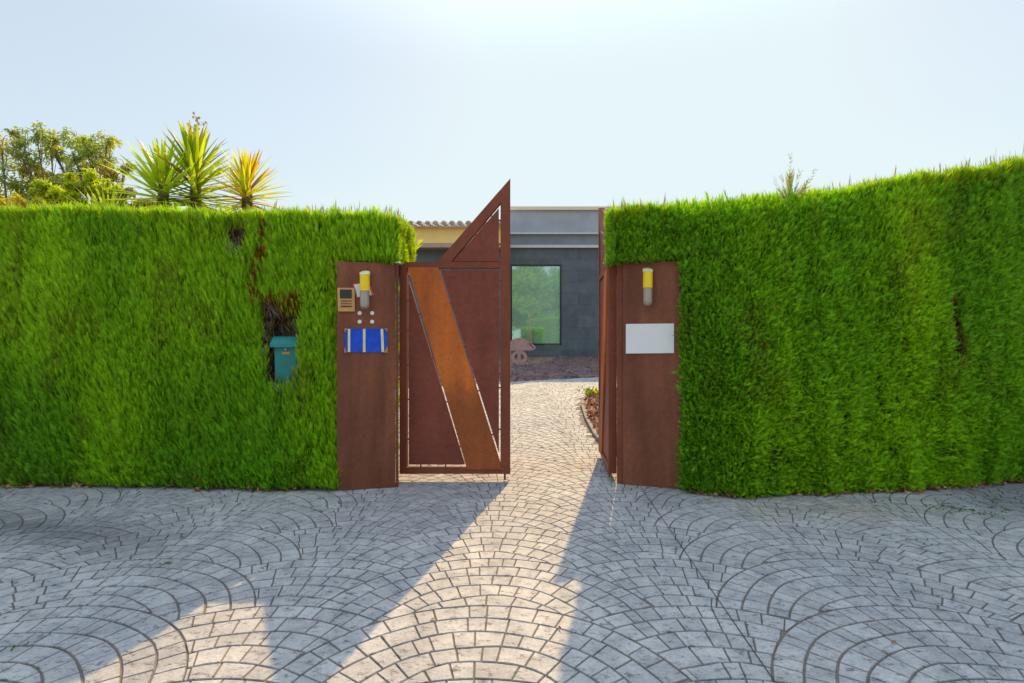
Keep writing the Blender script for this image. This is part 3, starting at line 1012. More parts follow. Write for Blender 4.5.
def mailbox():
    yf = 4.90
    root = empty("mailbox", P(286, 384, yf)); tag(root, "teal plastic mailbox with an overhanging lid sunk in the hedge", "mailbox")
    f = lambda x, y, Y=yf: P(x, y, Y)
    mb = MB()
    mb_a = [f(274.2, 347), f(299.2, 347), f(298.4, 384), f(275.4, 384)]
    mb.poly3(mb_a, (0, .13, 0)); mb.build("body", M["teal"], root, bevel=.01)
    mb = MB()   # lid: sloping hood, wider at its lower front lip
    x0, x1 = f(271.8, 0).x, f(300.6, 0).x
    z0, z1, zt_ = f(0, 347.4).z, f(0, 343.6).z, f(0, 336).z
    prof = [(yf - .035, z0 + .002), (yf - .038, z1), (yf + .02, zt_ - .012), (yf + .06, zt_), (yf + .14, zt_), (yf + .14, z0 + .002)]
    mb.poly3([(x0, y, z) for y, z in prof], (x1 - x0, 0, 0))
    mb.build("lid", M["teal_lid"], root, bevel=.008)
    mb = MB(); c = f(286.0, 349.3, yf - .001); mb.tube([c, c + Vector((0, -.008, 0)), c + Vector((0, -.012, 0))], [.013, .013, .008], 14); mb.build("lock", M["steel"], root)
    mb = MB(); mb.poly3([f(282, 352, yf - .001), f(290.3, 352, yf - .001), f(290.3, 354.2, yf - .001), f(282, 354.2, yf - .001)], (0, -.004, 0)); mb.build("label_strip", M["orange"], root)


# ------------------------------------------------------------------ plants behind the hedge
def yucca(base, zc, stem, nleaf, Lm, cols, label, name="yucca", dry=.15, seeds=False, elev=(-40, 85), group="yuccas behind the hedge", lean=(0, 0)):
    root = empty(name, base); tag(root, label, "yucca" if name == "yucca" else "palm", group)
    bx, by, bz = base
    topc = np.array((bx + lean[0], by + lean[1], zc))
    mb = MB(); rnd = random.Random(int(abs(bx) * 1000))
    mb.tube([base, (bx, by, bz + (zc - bz) * .5), (bx + lean[0] * .8, by + lean[1] * .8, zc - stem * .4), tuple(topc)], [.13, .10, .075, .05], 10)
    mb.build("trunk", M["bark"], root, smooth=True)
    segs = 6
    Vs, Fs, Cs = [], [], []; b0 = 0
    for i in range(nleaf):
        t = (i + .5) / nleaf                         # 0 lowest, 1 youngest
        az = i * 2.39996 + rnd.uniform(-.25, .25)
        el = R(elev[0] + (elev[1] - elev[0]) * (t ** .85) + rnd.uniform(-9, 9))
        L = Lm * (.78 + .3 * math.sin(math.pi * min(1, t * 1.05))) * rnd.uniform(.85, 1.12)
        o = topc + np.array((0, 0, -stem * (1 - t)))
        dirh = np.array((math.cos(az), math.sin(az), 0)); side = np.array((-math.sin(az), math.cos(az), 0))
        isdry = rnd.random() < dry * (1.8 if t < .3 else .12)
        c = np.array((.30, .19, .08)) if isdry else np.array(cols[rnd.randrange(len(cols))])
        c = c * rnd.uniform(.8, 1.2)
        w0 = .032 * Lm / .75 * rnd.uniform(.85, 1.2)
        bend = rnd.uniform(.05, .3) * (1.6 if isdry else 1)
        p = o.copy(); e = el
        row = []
        for k in range(segs + 1):
            s = k / segs
            w = w0 * (.6 + 1.0 * s) if s < .35 else w0 * .95 * (1 - ((s - .35) / .65) ** 1.7) + .001
            d = dirh * math.cos(e) + np.array((0, 0, math.sin(e)))
            nn = np.cross(side, d)
            row += [p - side * w + nn * w * .45, p, p + side * w + nn * w * .45]
            p = p + d * L / segs; e -= bend / segs * (1 + s)
        Vs += row
        for k in range(segs):
            q = b0 + k * 3
            Fs += [(q, q + 1, q + 4, q + 3), (q + 1, q + 2, q + 5, q + 4)]
        tipc = np.array((.45, .20, .03)) if (not isdry and rnd.random() < dry) else c
        for k in range(segs + 1):
            f = max(0, (k / segs - .55) / .45)
            Cs += [c * (1 - f) + tipc * f] * 3
        b0 += 3 * (segs + 1)
    npmesh("crown", np.array(Vs), np.array(Fs), M["yucca"], root, np.array(Cs))
    if seeds:
        mb = MB()
        q = Vector(topc); mb.tube([q, q + Vector((.02, 0, .4)), q + Vector((.03, 0, .66))], [.02, .014, .006], 6)
        for _ in range(16):
            c = q + Vector((.02 + rnd.gauss(0, .09), rnd.gauss(0, .09), rnd.uniform(.36, .70)))
            mb.lathe(c, [(0, -.026), (.016, -.012), (.019, .008), (0, .026)], 6)
            mb.tube([c, q + Vector((.02, 0, c.z - q.z - .04))], .004, 3)
        mb.build("dry_flower_spike", simple("dry_seed", (.62, .47, .26), .9, var=.3), root)
    return root


def tree(name, base, clumps, nleaf, leafL, leafW, cols, label, group=None, cat="tree", trunk_r=.14, fork=.45, spread=1.0, droop=.25, hang=0.0, seed=1):
    root = empty(name, base); tag(root, label, cat, group)
    rnd = random.Random(seed); rg = np.random.default_rng(seed)
    b = Vector(base)
    cen = sum((Vector(c[:3]) for c in clumps), Vector()) / len(clumps)
    zmin = min(c[2] - c[3] for c in clumps)
    fk = Vector((b.x + (cen.x - b.x) * .4, b.y + (cen.y - b.y) * .4, b.z + (cen.z - b.z) * fork))
    mb = MB()
    mid = (b + fk) / 2 + Vector((rnd.uniform(-.1, .1), 0, 0))
    mb.tube([b, mid, fk], [trunk_r, trunk_r * .85, trunk_r * .65], 10)
    for c in clumps:
        cc = Vector(c[:3])
        m1 = fk.lerp(cc, .45) + Vector((rnd.uniform(-.15, .15), rnd.uniform(-.15, .15), rnd.uniform(0, .3))) * c[3]
        mb.tube([fk, m1, cc], [trunk_r * .42, trunk_r * .24, trunk_r * .09], 6)
        for _ in range(6):
            v = Vector((rnd.gauss(0, 1), rnd.gauss(0, 1), rnd.gauss(.3, .8))).normalized() * c[3] * .9
            mb.tube([m1.lerp(cc, rnd.uniform(.4, 1)), cc + v * .5 + Vector((0, 0, .05)), cc + v], [trunk_r * .1, trunk_r * .06, trunk_r * .03], 4, cap=False)
    mb.build("trunk", M["bark"], root, smooth=True)
    wts = np.array([c[3] ** 2 for c in clumps]); wts = wts / wts.sum()
    Vs, Cs, Fs, base_i = [], [], [], 0
    for c, w in zip(clumps, wts):
        n = int(nleaf * w); cc = np.array(c[:3]); r = c[3]
        # twiglets inside the clump: leaves gather around them, leaving gaps
        nt_ = max(6, int(14 * (r / .5) ** 1.5))
        tw = nrm(rg.normal(size=(nt_, 3))) * (rg.random((nt_, 1)) ** .5) * r * np.array((1.05, 1.05, .85)) * spread
        k = rg.integers(0, nt_, n)
        pos = cc + tw[k] + rg.normal(size=(n, 3)) * r * .17
        d = rg.normal(size=(n, 3)) * .8 + nrm(tw[k]) * .6 + np.array((0, 0, -hang))
        ccol = np.array(cols[rnd.randrange(len(cols))]) if len(c) < 5 else np.array(c[4])
        twc = rg.uniform(.75, 1.25, (nt_, 1))[k]
        col = ccol * twc * rg.uniform(.8, 1.2, (n, 1))
        n_alt = rg.random(n) < .18
        col[n_alt] = np.array(cols[0]) * 1.2
        V, F, C = quad_leaves(pos, d, leafL * rg.uniform(.6, 1.25, n), leafW * rg.uniform(.7, 1.2, n), col, droop)
        Vs.append(V); Fs.append(F + base_i); Cs.append(C); base_i += len(V)
    npmesh("crown", np.concatenate(Vs), np.concatenate(Fs), M["leaf"], root, np.concatenate(Cs))
    return root


def garden_plants():
    g1 = [(.17, .25, .02), (.13, .21, .02), (.22, .28, .03)]
    c = P(197, 168, 8.0); yucca((c.x - .02, 8.0, .13), c.z + .14, 1.0, 190, .78, [(.36, .48, .03), (.44, .54, .035), (.29, .40, .025)], "tallest green yucca with a dry flower spike", dry=.14, seeds=True, elev=(-62, 86))
    c = P(160, 186, 7.8); yucca((c.x + .05, 7.8, .11), c.z + .10, .42, 96, .78, [(.42, .55, .03), (.50, .60, .035)], "shorter light green yucca on the tree side of the tallest one", dry=.08, elev=(-40, 86))
    c = P(247, 188, 8.1); yucca((c.x, 8.1, .14), c.z + .10, .45, 130, .64, [(.66, .60, .03), (.52, .56, .03), (.68, .52, .025), (.40, .48, .03)], "yellow and orange scorched yucca nearest the gate", dry=.22, elev=(-55, 86))
    c = P(108, 214, 7.4); yucca((c.x, 7.4, .08), c.z - .12, .15, 34, .62, [(.42, .54, .04), (.36, .5, .04)], "low pale green spiky palm rising just over the hedge", name="palm", dry=.03, elev=(5, 85), group="low palms")
    # eucalyptus-like trees further back
    Y = 16
    olive = [(.34, .43, .10), (.26, .34, .13), (.24, .32, .15), (.42, .45, .07)]
    def cl(L, Y, rY=.8, k=1.0):
        out = []; rnd = random.Random(len(L) * 7)
        for it in L:
            p = P(it[0], it[1], Y); 
            cc = (p.x, Y + rnd.uniform(-rY, rY), p.z, it[2] * k)
            out.append(cc + ((it[3],) if len(it) > 3 else ()))
        return out
    org = (.60, .50, .05)
    tree("eucalyptus_tree", (-15.7, 16, .8), cl([(5, 160, .5), (12, 148, .42, org), (-12, 150, .6), (-25, 175, .7), (20, 165, .45), (8, 180, .5), (26, 182, .4), (-5, 195, .6), (14, 200, .45), (-30, 140, .6)], 16), 4000, .15, .045, olive, "airy olive tree with a yellow tip at the far end of the hedge", "trees behind the hedge", seed=3)
    tree("eucalyptus_tree", (-14.4, 16.6, .8), cl([(34, 142, .40), (46, 138, .34), (24, 138, .34), (38, 160, .42), (44, 172, .42), (32, 190, .4), (50, 188, .4), (30, 172, .3, (.36, .33, .02)), (60, 178, .3), (40, 203, .4)], 16.6), 3800, .14, .05, olive, "slim olive tree between the two taller airy trees", "trees behind the hedge", seed=4)
    tree("eucalyptus_tree", (-13.3, 17, .8), cl([(62, 132, .40), (56, 142, .35), (70, 146, .35), (78, 140, .33), (64, 156, .32), (88, 152, .42), (97, 146, .33), (104, 158, .42), (112, 146, .33), (117, 160, .3), (92, 168, .42), (108, 172, .40), (84, 172, .3), (120, 176, .25, (.26, .20, .06)), (112, 186, .3)], 17), 5000, .14, .05, olive, "tallest airy grey green tree with a forked open crown", "trees behind the hedge", seed=5)
    limec = [(.40, .50, .02), (.30, .42, .02)]
    tree("round_bush", (-11.3, 13, .5), cl([(92, 184, .36), (104, 186, .34), (80, 192, .3), (98, 196, .36), (112, 198, .3), (86, 204, .3), (116, 190, .2)], 13, .3), 6500, .10, .05, limec, "rounded bright lime bush in front of the forked tree", "bushes behind the hedge", cat="bush", trunk_r=.09, seed=6)
    tree("round_bush", (-12.3, 13, .5), cl([(56, 190, .3), (64, 198, .3), (52, 202, .3), (70, 206, .28)], 13, .3), 4000, .10, .05, limec, "loose lime green bush below the slim olive tree", "bushes behind the hedge", cat="bush", trunk_r=.08, seed=7)
    tree("round_bush", (-13.0, 12, .5), cl([(22, 206, .26), (32, 204, .24), (40, 208, .22)], 12, .2), 1800, .09, .04, [(.55, .50, .05), (.46, .50, .05), (.60, .42, .05)], "small yellow bush peeping over the hedge top", "bushes behind the hedge", cat="bush", trunk_r=.06, seed=8)
    tree("round_bush", (-9.8, 12, .5), cl([(136, 204, .25), (128, 208, .25), (146, 208, .22)], 12, .2), 2400, .09, .045, [(.20, .22, .04), (.25, .22, .05)], "small olive bush behind the light green yucca", "bushes behind the hedge", cat="bush", trunk_r=.06, seed=9)
    # trees across the street, mirrored in the house window
    rnd = random.Random(2)
    for i, (x, y, h) in enumerate(((1.0, -16, 9.0), (4.8, -15, 8.0))):
        L = []
        for _ in range(30):
            L.append((x + rnd.gauss(0, 1.3), y + rnd.gauss(0, 1.1), rnd.uniform(2.0, h), rnd.uniform(.8, 1.25)))
        tree("street_tree", (x, y, 0), L, 15000, .36, .22, [(.26, .40, .10), (.20, .34, .09), (.34, .46, .12)], ["tall leafy tree mirrored in the half of the window next to the gate", "leafy tree mirrored in the half of the window away from the gate"][i], "trees across the street", seed=20 + i, trunk_r=.2)


# ------------------------------------------------------------------ house and forecourt
def house():
    Yh = 18.0
    z = lambda py: EYE + (CY - py) / FOC * Yh
    x = lambda px: (px - CX) / FOC * Yh
    xl, xr, yb = -.25, 8.5, 25.0
    root = empty("house", ((xl + xr) / 2, Yh, .7)); tag(root, "flat topped, roofless house block clad in dark slate with a large window", "house")
    wx0, wx1, wz0, wz1 = x(510.5), x(561.5), z(345), z(264.5)
    mb = MB()
    zt_, t = z(248.2), .35
    mb.box(xl, wx0, Yh, Yh + t, .6, zt_); mb.box(wx1, xr, Yh, Yh + t, .6, zt_)
    mb.box(wx0, wx1, Yh, Yh + t, .6, wz0); mb.box(wx0, wx1, Yh, Yh + t, wz1, zt_)
    mb.build("wall", M["slate"], root)
    mb = MB(); mb.box(xl, xr, Yh - .10, Yh + t, z(248.2) + .002, z(245.4)); mb.build("ledge", M["ledge"], root, bevel=.01)
    mb = MB(); mb.box(xl + .02, xr - .02, Yh + .06, Yh + t, z(245.4) + .002, z(234.2)); mb.build("recessed_band", M["band"], root)
    mb = MB(); mb.box(xl, xr, Yh - .04, Yh + t, z(234.2) + .002, z(232.6)); mb.build("drip_strip", M["ledge"], root)
    mb = MB(); mb.box(xl, xr, Yh, Yh + t, z(232.6) + .002, z(210.4)); mb.build("fascia", M["fascia"], root)
    mb = MB(); za, zb_ = z(210.4) + .002, z(207)
    mb.box(xl - .05, xr + .05, Yh - .08, Yh + .36, za, zb_); mb.box(xl - .05, xr + .05, yb - .36, yb + .05, za, zb_)
    mb.box(xl - .05, xl + .30, Yh + .362, yb - .362, za, zb_); mb.box(xr - .30, xr + .05, Yh + .362, yb - .362, za, zb_)
    mb.build("coping", M["cop"], root, bevel=.01)
    # shell behind: floor, back and side walls; top left open to let daylight in
    mb = MB()
    mb.box(xl + .003, xr - .003, yb - .3, yb - .003, .6, z(210.4) - .002)
    mb.box(xl + .003, xl + .25, Yh + t + .003, yb - .303, .6, z(210.4) - .002); mb.box(xr - .25, xr - .003, Yh + t + .003, yb - .303, .6, z(210.4) - .002)
    mb.box(xl + .253, xr - .253, Yh + t + .003, yb - .303, .95, 1.0)
    mb.build("inner_wall", M["inner"], root)
    w = empty("window", (0, 0, 0)); w.parent = root; w.location = Vector((wx0, Yh, wz0)) - root.location
    mb = MB(); f = .055
    for (a, b, c, d) in ((wx0 + .002, wx1 - .002, wz0 + .002, wz0 + f), (wx0 + .002, wx1 - .002, wz1 - f, wz1 - .002), (wx0 + .002, wx0 + f, wz0 + f + .001, wz1 - f - .001), (wx1 - f, wx1 - .002, wz0 + f + .001, wz1 - f - .001)):
        mb.box(a, b, Yh - .015, Yh + .08, c, d)
    mb.build("frame", M["winframe"], w)
    mb = MB(); mb.box(wx0 + f + .001, wx1 - f - .001, Yh + .03, Yh + .038, wz0 + f + .001, wz1 - f - .001); mb.build("pane", M["glass"], w)
    # lime armchair just behind the glass
    ch = empty("armchair", (x(531.5), Yh + .65, 1.0)); tag(ch, "lime green tub armchair standing inside behind the house window", "armchair")
    cx = x(531.5) * 1.02
    mb = MB()
    mb.box(cx - .30, cx + .30, Yh + .20, Yh + .75, 1.12, 1.45); mb.build("seat", M["lime"], ch, bevel=.05)
    mb = MB(); mb.box(cx - .42, cx + .42, Yh + .11, Yh + .195, 1.10, 1.92); mb.build("backrest", M["lime"], ch, bevel=.04)
    for s in (-1, 1):
        mb = MB(); mb.box(cx + s * .36 - .055, cx + s * .36 + .055, Yh + .20, Yh + .75, 1.1, 1.7); mb.build("arm", M["lime"], ch, bevel=.03)
        for yy in (.24, .7):
            mb = MB(); mb.tube([(cx + s * .33, Yh + yy, 1.0), (cx + s * .33, Yh + yy, 1.11)], .02, 8); mb.build("leg", M["winframe"], ch)

    # ---- ochre wing with the tiled roof
    Yw = 16.5
    zw = lambda py: EYE + (CY - py) / FOC * Yw
    xa, xb = -7.2, -.30
    wg = empty("house_wing", ((xa + xb) / 2, Yw, .7)); tag(wg, "ochre rendered house wing under a clay tile roof", "house")
    mb = MB(); mb.box(xa, xb, Yw + .45, 21.8, .6, zw(247.6)); mb.build("wall", M["slate"], wg)
    mb = MB(); mb.box(xa, xb, Yw - .03, 21.9, zw(247.6) + .002, zw(243.2)); mb.build("beam", M["beam"], wg)
    mb = MB(); mb.box(xa, xb, Yw, 21.9, zw(243.2) + .002, zw(227.5)); mb.build("upper_wall", M["ochre"], wg)
    mb = MB()
    pitch, zr = .26, zw(227.5) + .03
    sl = math.tan(R(9)); n = int((xb - xa + .3) / pitch); rnd = random.Random(4)
    mb.poly3([(xa - .15, Yw - .22, zr - .03), (xa - .15, 22.0, zr - .03 + sl * 5.5), (xa - .15, 22.0, zr - .09 + sl * 3), (xa - .15, Yw - .18, zr - .06)], (xb - xa + .3, 0, 0))
    bm = mb.bm
    for i in range(n):
        xc = xa - .05 + (i + .5) * pitch + rnd.uniform(-.01, .01)
        for k in range(12):
            y0 = Yw - .26 + k * .42 + rnd.uniform(-.012, .012); y1 = y0 + .46
            za = zr + sl * (y0 - Yw + .26) + .012 + .02; zb_ = zr + sl * (y1 - Yw + .26) + .02 - .012
            ra, rb = .105, .085
            A = [bm.verts.new((xc + ra * math.cos(t), y0, za + ra * math.sin(t))) for t in np.linspace(0, math.pi, 7)]
            A2 = [bm.verts.new((xc + (ra - .018) * math.cos(t), y0, za + (ra - .018) * math.sin(t))) for t in np.linspace(0, math.pi, 7)]
            B = [bm.verts.new((xc + rb * math.cos(t), y1, zb_ + rb * math.sin(t))) for t in np.linspace(0, math.pi, 7)]
            for q in range(6):
                bm.faces.new((A[q], A[q + 1], B[q + 1], B[q])); bm.faces.new((A[q], A2[q], A2[q + 1], A[q + 1]))
    mb.build("roof", M["rooftile"], wg)


def forecourt():
    # dark gravel bed under the slate wall
    rg = np.random.default_rng(9)
    xs = np.linspace(-4.5, 9, 140); ts = np.linspace(0, 1, 60)
    V = []
    for xx in xs:
        yf = 11.75 + .36 * (xx + .05) if xx < 4 else 13.2
        for t in ts:
            yy = yf + (17.98 - yf) * t
            h = float(zt(yy)) + .05 * min(1, t * 25) + .10 * math.sin(min(1, t) * math.pi) * .4
            V.append((xx, yy, h - (.03 if t == 0 else 0)))
    V = np.array(V)
    V[:, 2] += .02 * (noise2(V[:, 0] * 9, V[:, 1] * 9, 71) - .5) + .05 * (noise2(V[:, 0] * 1.4, V[:, 1] * 1.4, 72) - .5)
    i = np.arange(len(V)).reshape(len(xs), len(ts))
    F = np.stack([i[:-1, :-1], i[1:, :-1], i[1:, 1:], i[:-1, 1:]], -1).reshape(-1, 4)
    o = npmesh("gravel_bed", V, F, M["gravel"]); tag(o, "dark reddish gravel sloping up to the slate wall", "gravel", kind="stuff")
    # stones on it
    n = 5200
    k = rg.integers(0, len(V), n); pos = V[k] + np.stack([rg.uniform(-.06, .06, n), rg.uniform(-.06, .06, n), np.full(n, .004)], -1)
    s = rg.uniform(.015, .05, n)
    tet = np.array([(1, 0, 0), (-.6, .8, 0), (-.5, -.9, 0), (.1, 0, .8)])
    ang = rg.uniform(0, 6.28, n); ca, sa = np.cos(ang), np.sin(ang)
    VV = np.stack([np.stack([pos[:, 0] + s * (t[0] * ca - t[1] * sa), pos[:, 1] + s * (t[0] * sa + t[1] * ca), pos[:, 2] + s * t[2]], -1) for t in tet], 1).reshape(-1, 3)
    q = np.arange(n)[:, None] * 4
    FF = np.concatenate([q + np.array(f) for f in ((0, 1, 3), (1, 2, 3), (2, 0, 3))])
    o = npmesh("gravel_stones", VV, FF, M["gravel"]); tag(o, "loose dark stones on the gravel slope", "gravel", kind="stuff")
    # right planting bed with bark chips and its kerb
    ysl = np.linspace(6.25, 10.78, 50)
    V, F = [], []
    for yy in ysl:
        x0 = bed_edge(yy) + .05
        for t in np.linspace(0, 1, 14):
            xx = x0 + (5.5 - x0) * t
            V.append((xx, yy, float(zt(yy)) + .03 + .05 * math.sin(min(1, t * 3) * 1.57) + .03 * float(noise2(xx * 6, yy * 6, 73))))
    V = np.array(V); i = np.arange(len(V)).reshape(50, 14)
    F = np.stack([i[:-1, :-1], i[:-1, 1:], i[1:, 1:], i[1:, :-1]], -1).reshape(-1, 4)
    o = npmesh("bark_mulch", V, F, M["chips"]); tag(o, "red brown bark mulch in the curved bed behind the open gate leaf", "mulch", kind="stuff")
    n = 2600
    yy = rg.uniform(6.3, 10.7, n); x0 = np.array([bed_edge(v) for v in yy]) + .07
    xx = x0 + (rg.random(n) ** 1.6) * 2.2
    t = np.clip((xx - x0) / (5.5 - x0), 0, 1)
    pos = np.stack([xx, yy, zt(yy) + .05 + .05 * np.sin(np.minimum(1, t * 3) * 1.57)], -1)
    d = rg.normal(size=(n, 3)) * np.array((1, 1, .35)); cols = np.array([(.26, .09, .05), (.34, .17, .11), (.42, .27, .19), (.15, .06, .04)])[rg.integers(0, 4, n)]
    V, F, C = quad_leaves(pos, d, rg.uniform(.05, .12, n), rg.uniform(.03, .06, n), cols)
    o = npmesh("bark_chips", V, F, M["litter"], None, C); tag(o, "loose red brown bark chips on the curved bed", "mulch", kind="stuff")
    mb = MB()
    pl = [(bed_edge(v), v) for v in np.linspace(6.25, 10.78, 46)]
    for j in range(len(pl) - 1):
        (xa, ya), (xb, yb) = pl[j], pl[j + 1]
        za, zb = float(zt(ya)), float(zt(yb))
        d = Vector((xb - xa, yb - ya, 0)).normalized() * .0; s = Vector((d.y, -d.x, 0))
        mb.poly3([(xa, ya, za - .01), (xb, yb, zb - .01), (xb + .06, yb, zb - .01), (xa + .06, ya, za - .01)], (0, 0, .06))
    o = mb.build("kerb", M["kerb"], None, origin=(1.2, 6.25, 0)); tag(o, "low concrete edging curving round the bark bed", "kerb", kind="structure")
    # yellow flowers in the bed
    p = Vector((1.55, 9.9, float(zt(9.9)) + .07))
    fl = empty("flower_plant", p); tag(fl, "small plant with yellow flowers at the tip of the bark bed", "plant")
    n = 90; pos = np.array(p) + rg.normal(size=(n, 3)) * np.array((.12, .1, .03)) + np.array((0, 0, .03))
    V, F, C = quad_leaves(pos, rg.normal(size=(n, 3)) * .6 + np.array((0, 0, .9)), rg.uniform(.06, .12, n), rg.uniform(.02, .04, n), np.tile((.13, .22, .03), (n, 1)))
    npmesh("leaves", V, F, M["leaf"], fl, C)
    for _ in range(7):
        n = 12; pos = np.tile(np.array(p) + rg.normal(size=3) * np.array((.10, .1, .02)) + np.array((0, 0, .06)), (n, 1))
        V, F, C = quad_leaves(pos, rg.normal(size=(n, 3)) + np.array((0, 0, .5)), rg.uniform(.04, .07, n), rg.uniform(.03, .06, n), np.tile((.75, .62, .03), (n, 1)))
        npmesh("flower", V, F, M["leaf"], fl, C)
    # sculpture: rounded hood over a ring
    Ys = 12.6
    root = empty("garden_sculpture", P(512, 372, Ys)); tag(root, "rusty pinkish steel cut-out sculpture, a pointed hood above a ring", "sculpture")
    f = lambda zx, zy: P(500 + zx / 11.37, 320 + zy / 11.37, Ys)
    hood = [(112, 350), (112, 262), (130, 230), (165, 212), (205, 205), (245, 208), (285, 218), (320, 238), (350, 260), (385, 285), (405, 305), (404, 322), (380, 342), (345, 348), (300, 346)]
    mb = MB(); mb.poly3([f(*q) for q in hood], (0, .06, 0)); mb.build("hood", M["sculpt"], root, bevel=.004)
    mb = MB(); c, ro, ri = (218, 424), 92, 54
    pts = [(math.cos(t), math.sin(t)) for t in np.linspace(0, 2 * math.pi, 41)]
    bm = mb.bm
    rows = []
    for yy in (0, .06):
        rows.append([[bm.verts.new(f(c[0] + r * a, c[1] + r * .86 * b_) + Vector((0, yy + .002, 0))) for a, b_ in pts[:-1]] for r in (ri, ro)])
    for k in range(40):
        l = (k + 1) % 40
        for (A, B) in ((rows[0][0], rows[0][1]), (rows[1][1], rows[1][0]), (rows[0][1], rows[1][1]), (rows[1][0], rows[0][0])):
            bm.faces.new((A[k], A[l], B[l], B[k]))
    mb.build("ring", M["sculpt"], root)
    mb = MB(); mb.poly3([f(*q) for q in [(200, 372), (236, 372), (236, 476), (200, 476)]], (0, .05, 0)); mb.build("ring_bar", M["sculpt"], root)
    mb = MB(); mb.poly3([f(*q) for q in [(100, 352), (128, 352), (128, 620), (100, 620)]], (0, .06, 0)); mb.build("stem", M["sculpt"], root)
    mb = MB(); mb.poly3([f(*q) + Vector((0, -.006, 0)) for q in [(332, 258), (350, 270), (368, 300), (384, 318), (372, 322), (352, 296), (334, 276)]], (0, .005, 0)); mb.build("dark_slot", M["sculptdark"], root)


def litter_and_weeds():
    rg = np.random.default_rng(5)
    L, Rh = HL, HR
    pos, cols = [], []
    for h, xa, xb, n in ((L, -5.6, -1.7, 620), (Rh, 1.65, 5.6, 760)):
        X = rg.uniform(xa, xb, n)
        dens = noise2(X * 2.6, X * 0, 81)
        if h is Rh: dens = np.where((X > 2.9) & (X < 4.3), dens + .25, dens)
        X = X[dens > .42]; n = len(X)
        Y = h.front(X, np.full(n, .02)) + .04 - abs(rg.normal(0, .05, n))
        pos.append(np.stack([X, Y, rg.uniform(.004, .03, n)], -1))
        cols.append(np.array([(.30, .12, .05), (.42, .22, .10), (.20, .09, .04), (.50, .34, .20)])[rg.integers(0, 4, n)])
    n = 10
    pos.append(np.stack([rg.uniform(-4, 4, n), rg.uniform(2.2, 4.5, n), np.full(n, .006)], -1)); cols.append(np.tile((.25, .13, .07), (n, 1))); small = n
    pos = np.concatenate(pos); cols = np.concatenate(cols); n = len(pos)
    d = rg.normal(size=(n, 3)) * np.array((1, 1, .25)); d[:, 2] = abs(d[:, 2])
    sc = np.ones(n); sc[-small:] = .55
    V, F, C = quad_leaves(pos, d, rg.uniform(.03, .065, n) * sc, rg.uniform(.016, .036, n) * sc, cols)
    o = npmesh("leaf_litter", V, F, M["litter"], None, C); tag(o, "dry brown leaf litter along the foot of the hedges", "leaf litter", kind="stuff")
    spots = []
    for px, py, k, r in ((318, 499, 7, .02), (335, 505, 8, .04), (345, 508, 5, .03), (330, 510, 6, .04), (275, 538, 4, .02), (282, 530, 4, .02), (258, 540, 3, .02), (166, 564, 12, .018), (244, 503, 10, .05), (220, 517, 6, .05), (262, 570, 6, .02),
                        (960, 510, 26, .07), (985, 514, 20, .06), (940, 505, 14, .08), (975, 500, 14, .1), (900, 505, 6, .1), (180, 538, 5, .03), (20, 646, 6, .02), (340, 528, 4, .02), (920, 541, 5, .05), (995, 508, 12, .06)):
        p = P(px, py, EYE * FOC / (py - CY))
        for _ in range((k + 1) // 2 if px < 500 else k): spots.append((p.x + rg.normal(0, r), p.y + rg.normal(0, r), 0))
    s = np.array(spots); pos = np.repeat(s, 5, 0); n = len(pos)
    d = rg.normal(size=(n, 3)) + np.array((0, 0, 1.0)); d[:, 2] = abs(d[:, 2])
    V, F, C = quad_leaves(pos, d, rg.uniform(.008, .022, n), rg.uniform(.004, .009, n), np.array((.07, .20, .02)) * rg.uniform(.7, 1.3, (n, 1)))
    o = npmesh("weeds", V, F, M["leaf"], None, C); tag(o, "tiny green weeds growing in the paving joints", "weeds", kind="stuff")
    # saw-cut control joint: thin dark strip across the stones on the right
    mb = MB(); a, b = Vector((1.235, 4.90, .0030)), Vector((1.03, 1.2, .0030)); s = Vector((.0022, 0, 0))
    mb.poly3([a - s, b - s, b + s, a + s], (0, 0, .0008))
    o = mb.build("control_joint", M["grille"], None, origin=(1.1, 3, 0)); tag(o, "thin dark saw cut running across the paving from the plate pillar", "paving joint", kind="structure")


# ------------------------------------------------------------------ light, sky, camera
SUN_DIR = Vector((.250, 1, math.tan(R(42)) * 1.032)).normalized()
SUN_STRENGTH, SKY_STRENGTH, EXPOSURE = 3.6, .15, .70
SKY_GAIN, ZENITH, SKY_CAP = 2.20, 2.5, (1.56, 1.72, 1.78)


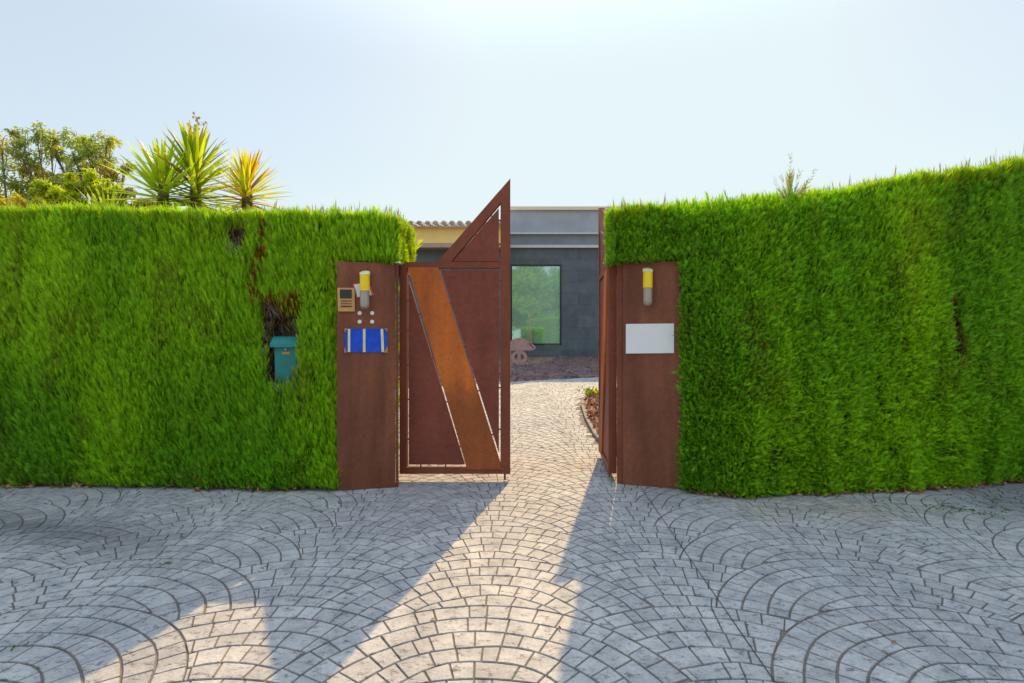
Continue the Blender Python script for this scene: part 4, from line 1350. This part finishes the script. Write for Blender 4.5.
def lights():
    w = bpy.data.worlds.new("World"); SC.world = w; w.use_nodes = True
    nt = w.node_tree; bg = nt.nodes["Background"]
    sky = nt.nodes.new("ShaderNodeTexSky"); sky.sky_type = "NISHITA"; sky.sun_disc = False
    sky.sun_elevation = R(42); sky.sun_rotation = math.atan2(SUN_DIR.x, SUN_DIR.y)
    sky.air_density = 1.0; sky.dust_density = .6; sky.ozone_density = 1.5
    # flattens the clear sky's contrast; extra brightness added overhead, out of view, as fill
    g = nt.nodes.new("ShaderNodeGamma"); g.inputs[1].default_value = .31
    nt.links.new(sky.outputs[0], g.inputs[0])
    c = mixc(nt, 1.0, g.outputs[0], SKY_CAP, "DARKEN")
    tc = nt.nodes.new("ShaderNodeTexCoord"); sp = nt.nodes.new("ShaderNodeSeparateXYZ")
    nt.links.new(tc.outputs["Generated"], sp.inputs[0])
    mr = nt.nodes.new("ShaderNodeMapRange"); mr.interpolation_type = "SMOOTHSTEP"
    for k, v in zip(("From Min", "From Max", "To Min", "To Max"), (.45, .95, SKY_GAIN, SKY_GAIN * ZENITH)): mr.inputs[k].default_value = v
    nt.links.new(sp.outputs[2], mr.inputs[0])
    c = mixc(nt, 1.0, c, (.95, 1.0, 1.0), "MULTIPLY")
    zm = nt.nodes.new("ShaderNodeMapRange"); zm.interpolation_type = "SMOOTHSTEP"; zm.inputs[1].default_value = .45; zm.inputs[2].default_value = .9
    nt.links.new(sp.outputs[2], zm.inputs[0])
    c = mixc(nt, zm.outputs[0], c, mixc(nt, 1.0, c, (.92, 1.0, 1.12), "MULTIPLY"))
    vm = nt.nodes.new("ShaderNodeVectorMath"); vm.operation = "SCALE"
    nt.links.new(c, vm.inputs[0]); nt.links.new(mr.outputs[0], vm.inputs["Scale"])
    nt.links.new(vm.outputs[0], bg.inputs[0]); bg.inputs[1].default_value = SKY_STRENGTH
    l = bpy.data.lights.new("sun", "SUN"); l.energy = SUN_STRENGTH; l.angle = R(.5); l.color = (1, .70, .31)
    o = bpy.data.objects.new("sun", l); COL.objects.link(o)
    o.rotation_euler = (-SUN_DIR).to_track_quat("-Z", "Y").to_euler()
    o.location = (5, 20, 25)


def camera():
    c = bpy.data.cameras.new("camera"); c.sensor_width = 36; c.lens = FOC / 1024 * 36
    c.clip_start = .05; c.clip_end = 2000
    o = bpy.data.objects.new("camera", c); COL.objects.link(o)
    o.location = (0, 0, EYE); o.rotation_euler = (R(90), 0, 0)
    SC.camera = o
    vs = SC.view_settings
    vs.view_transform = "Standard"; vs.look = "None"; vs.exposure = EXPOSURE; vs.gamma = 1; vs.use_curve_mapping = False
    SC.render.resolution_x, SC.render.resolution_y = 1024, 683
    SC.cycles.max_bounces = 8; SC.cycles.transparent_max_bounces = 12
    SC.cycles.use_denoising = True
    SC.cycles.denoising_prefilter = 'NONE'


make_ground()
make_paving()
HL = Hedge(-1); HL.build()
HR = Hedge(1); HR.build()
gate_things()
mailbox()
garden_plants()
house()
forecourt()
litter_and_weeds()
lights()
camera()
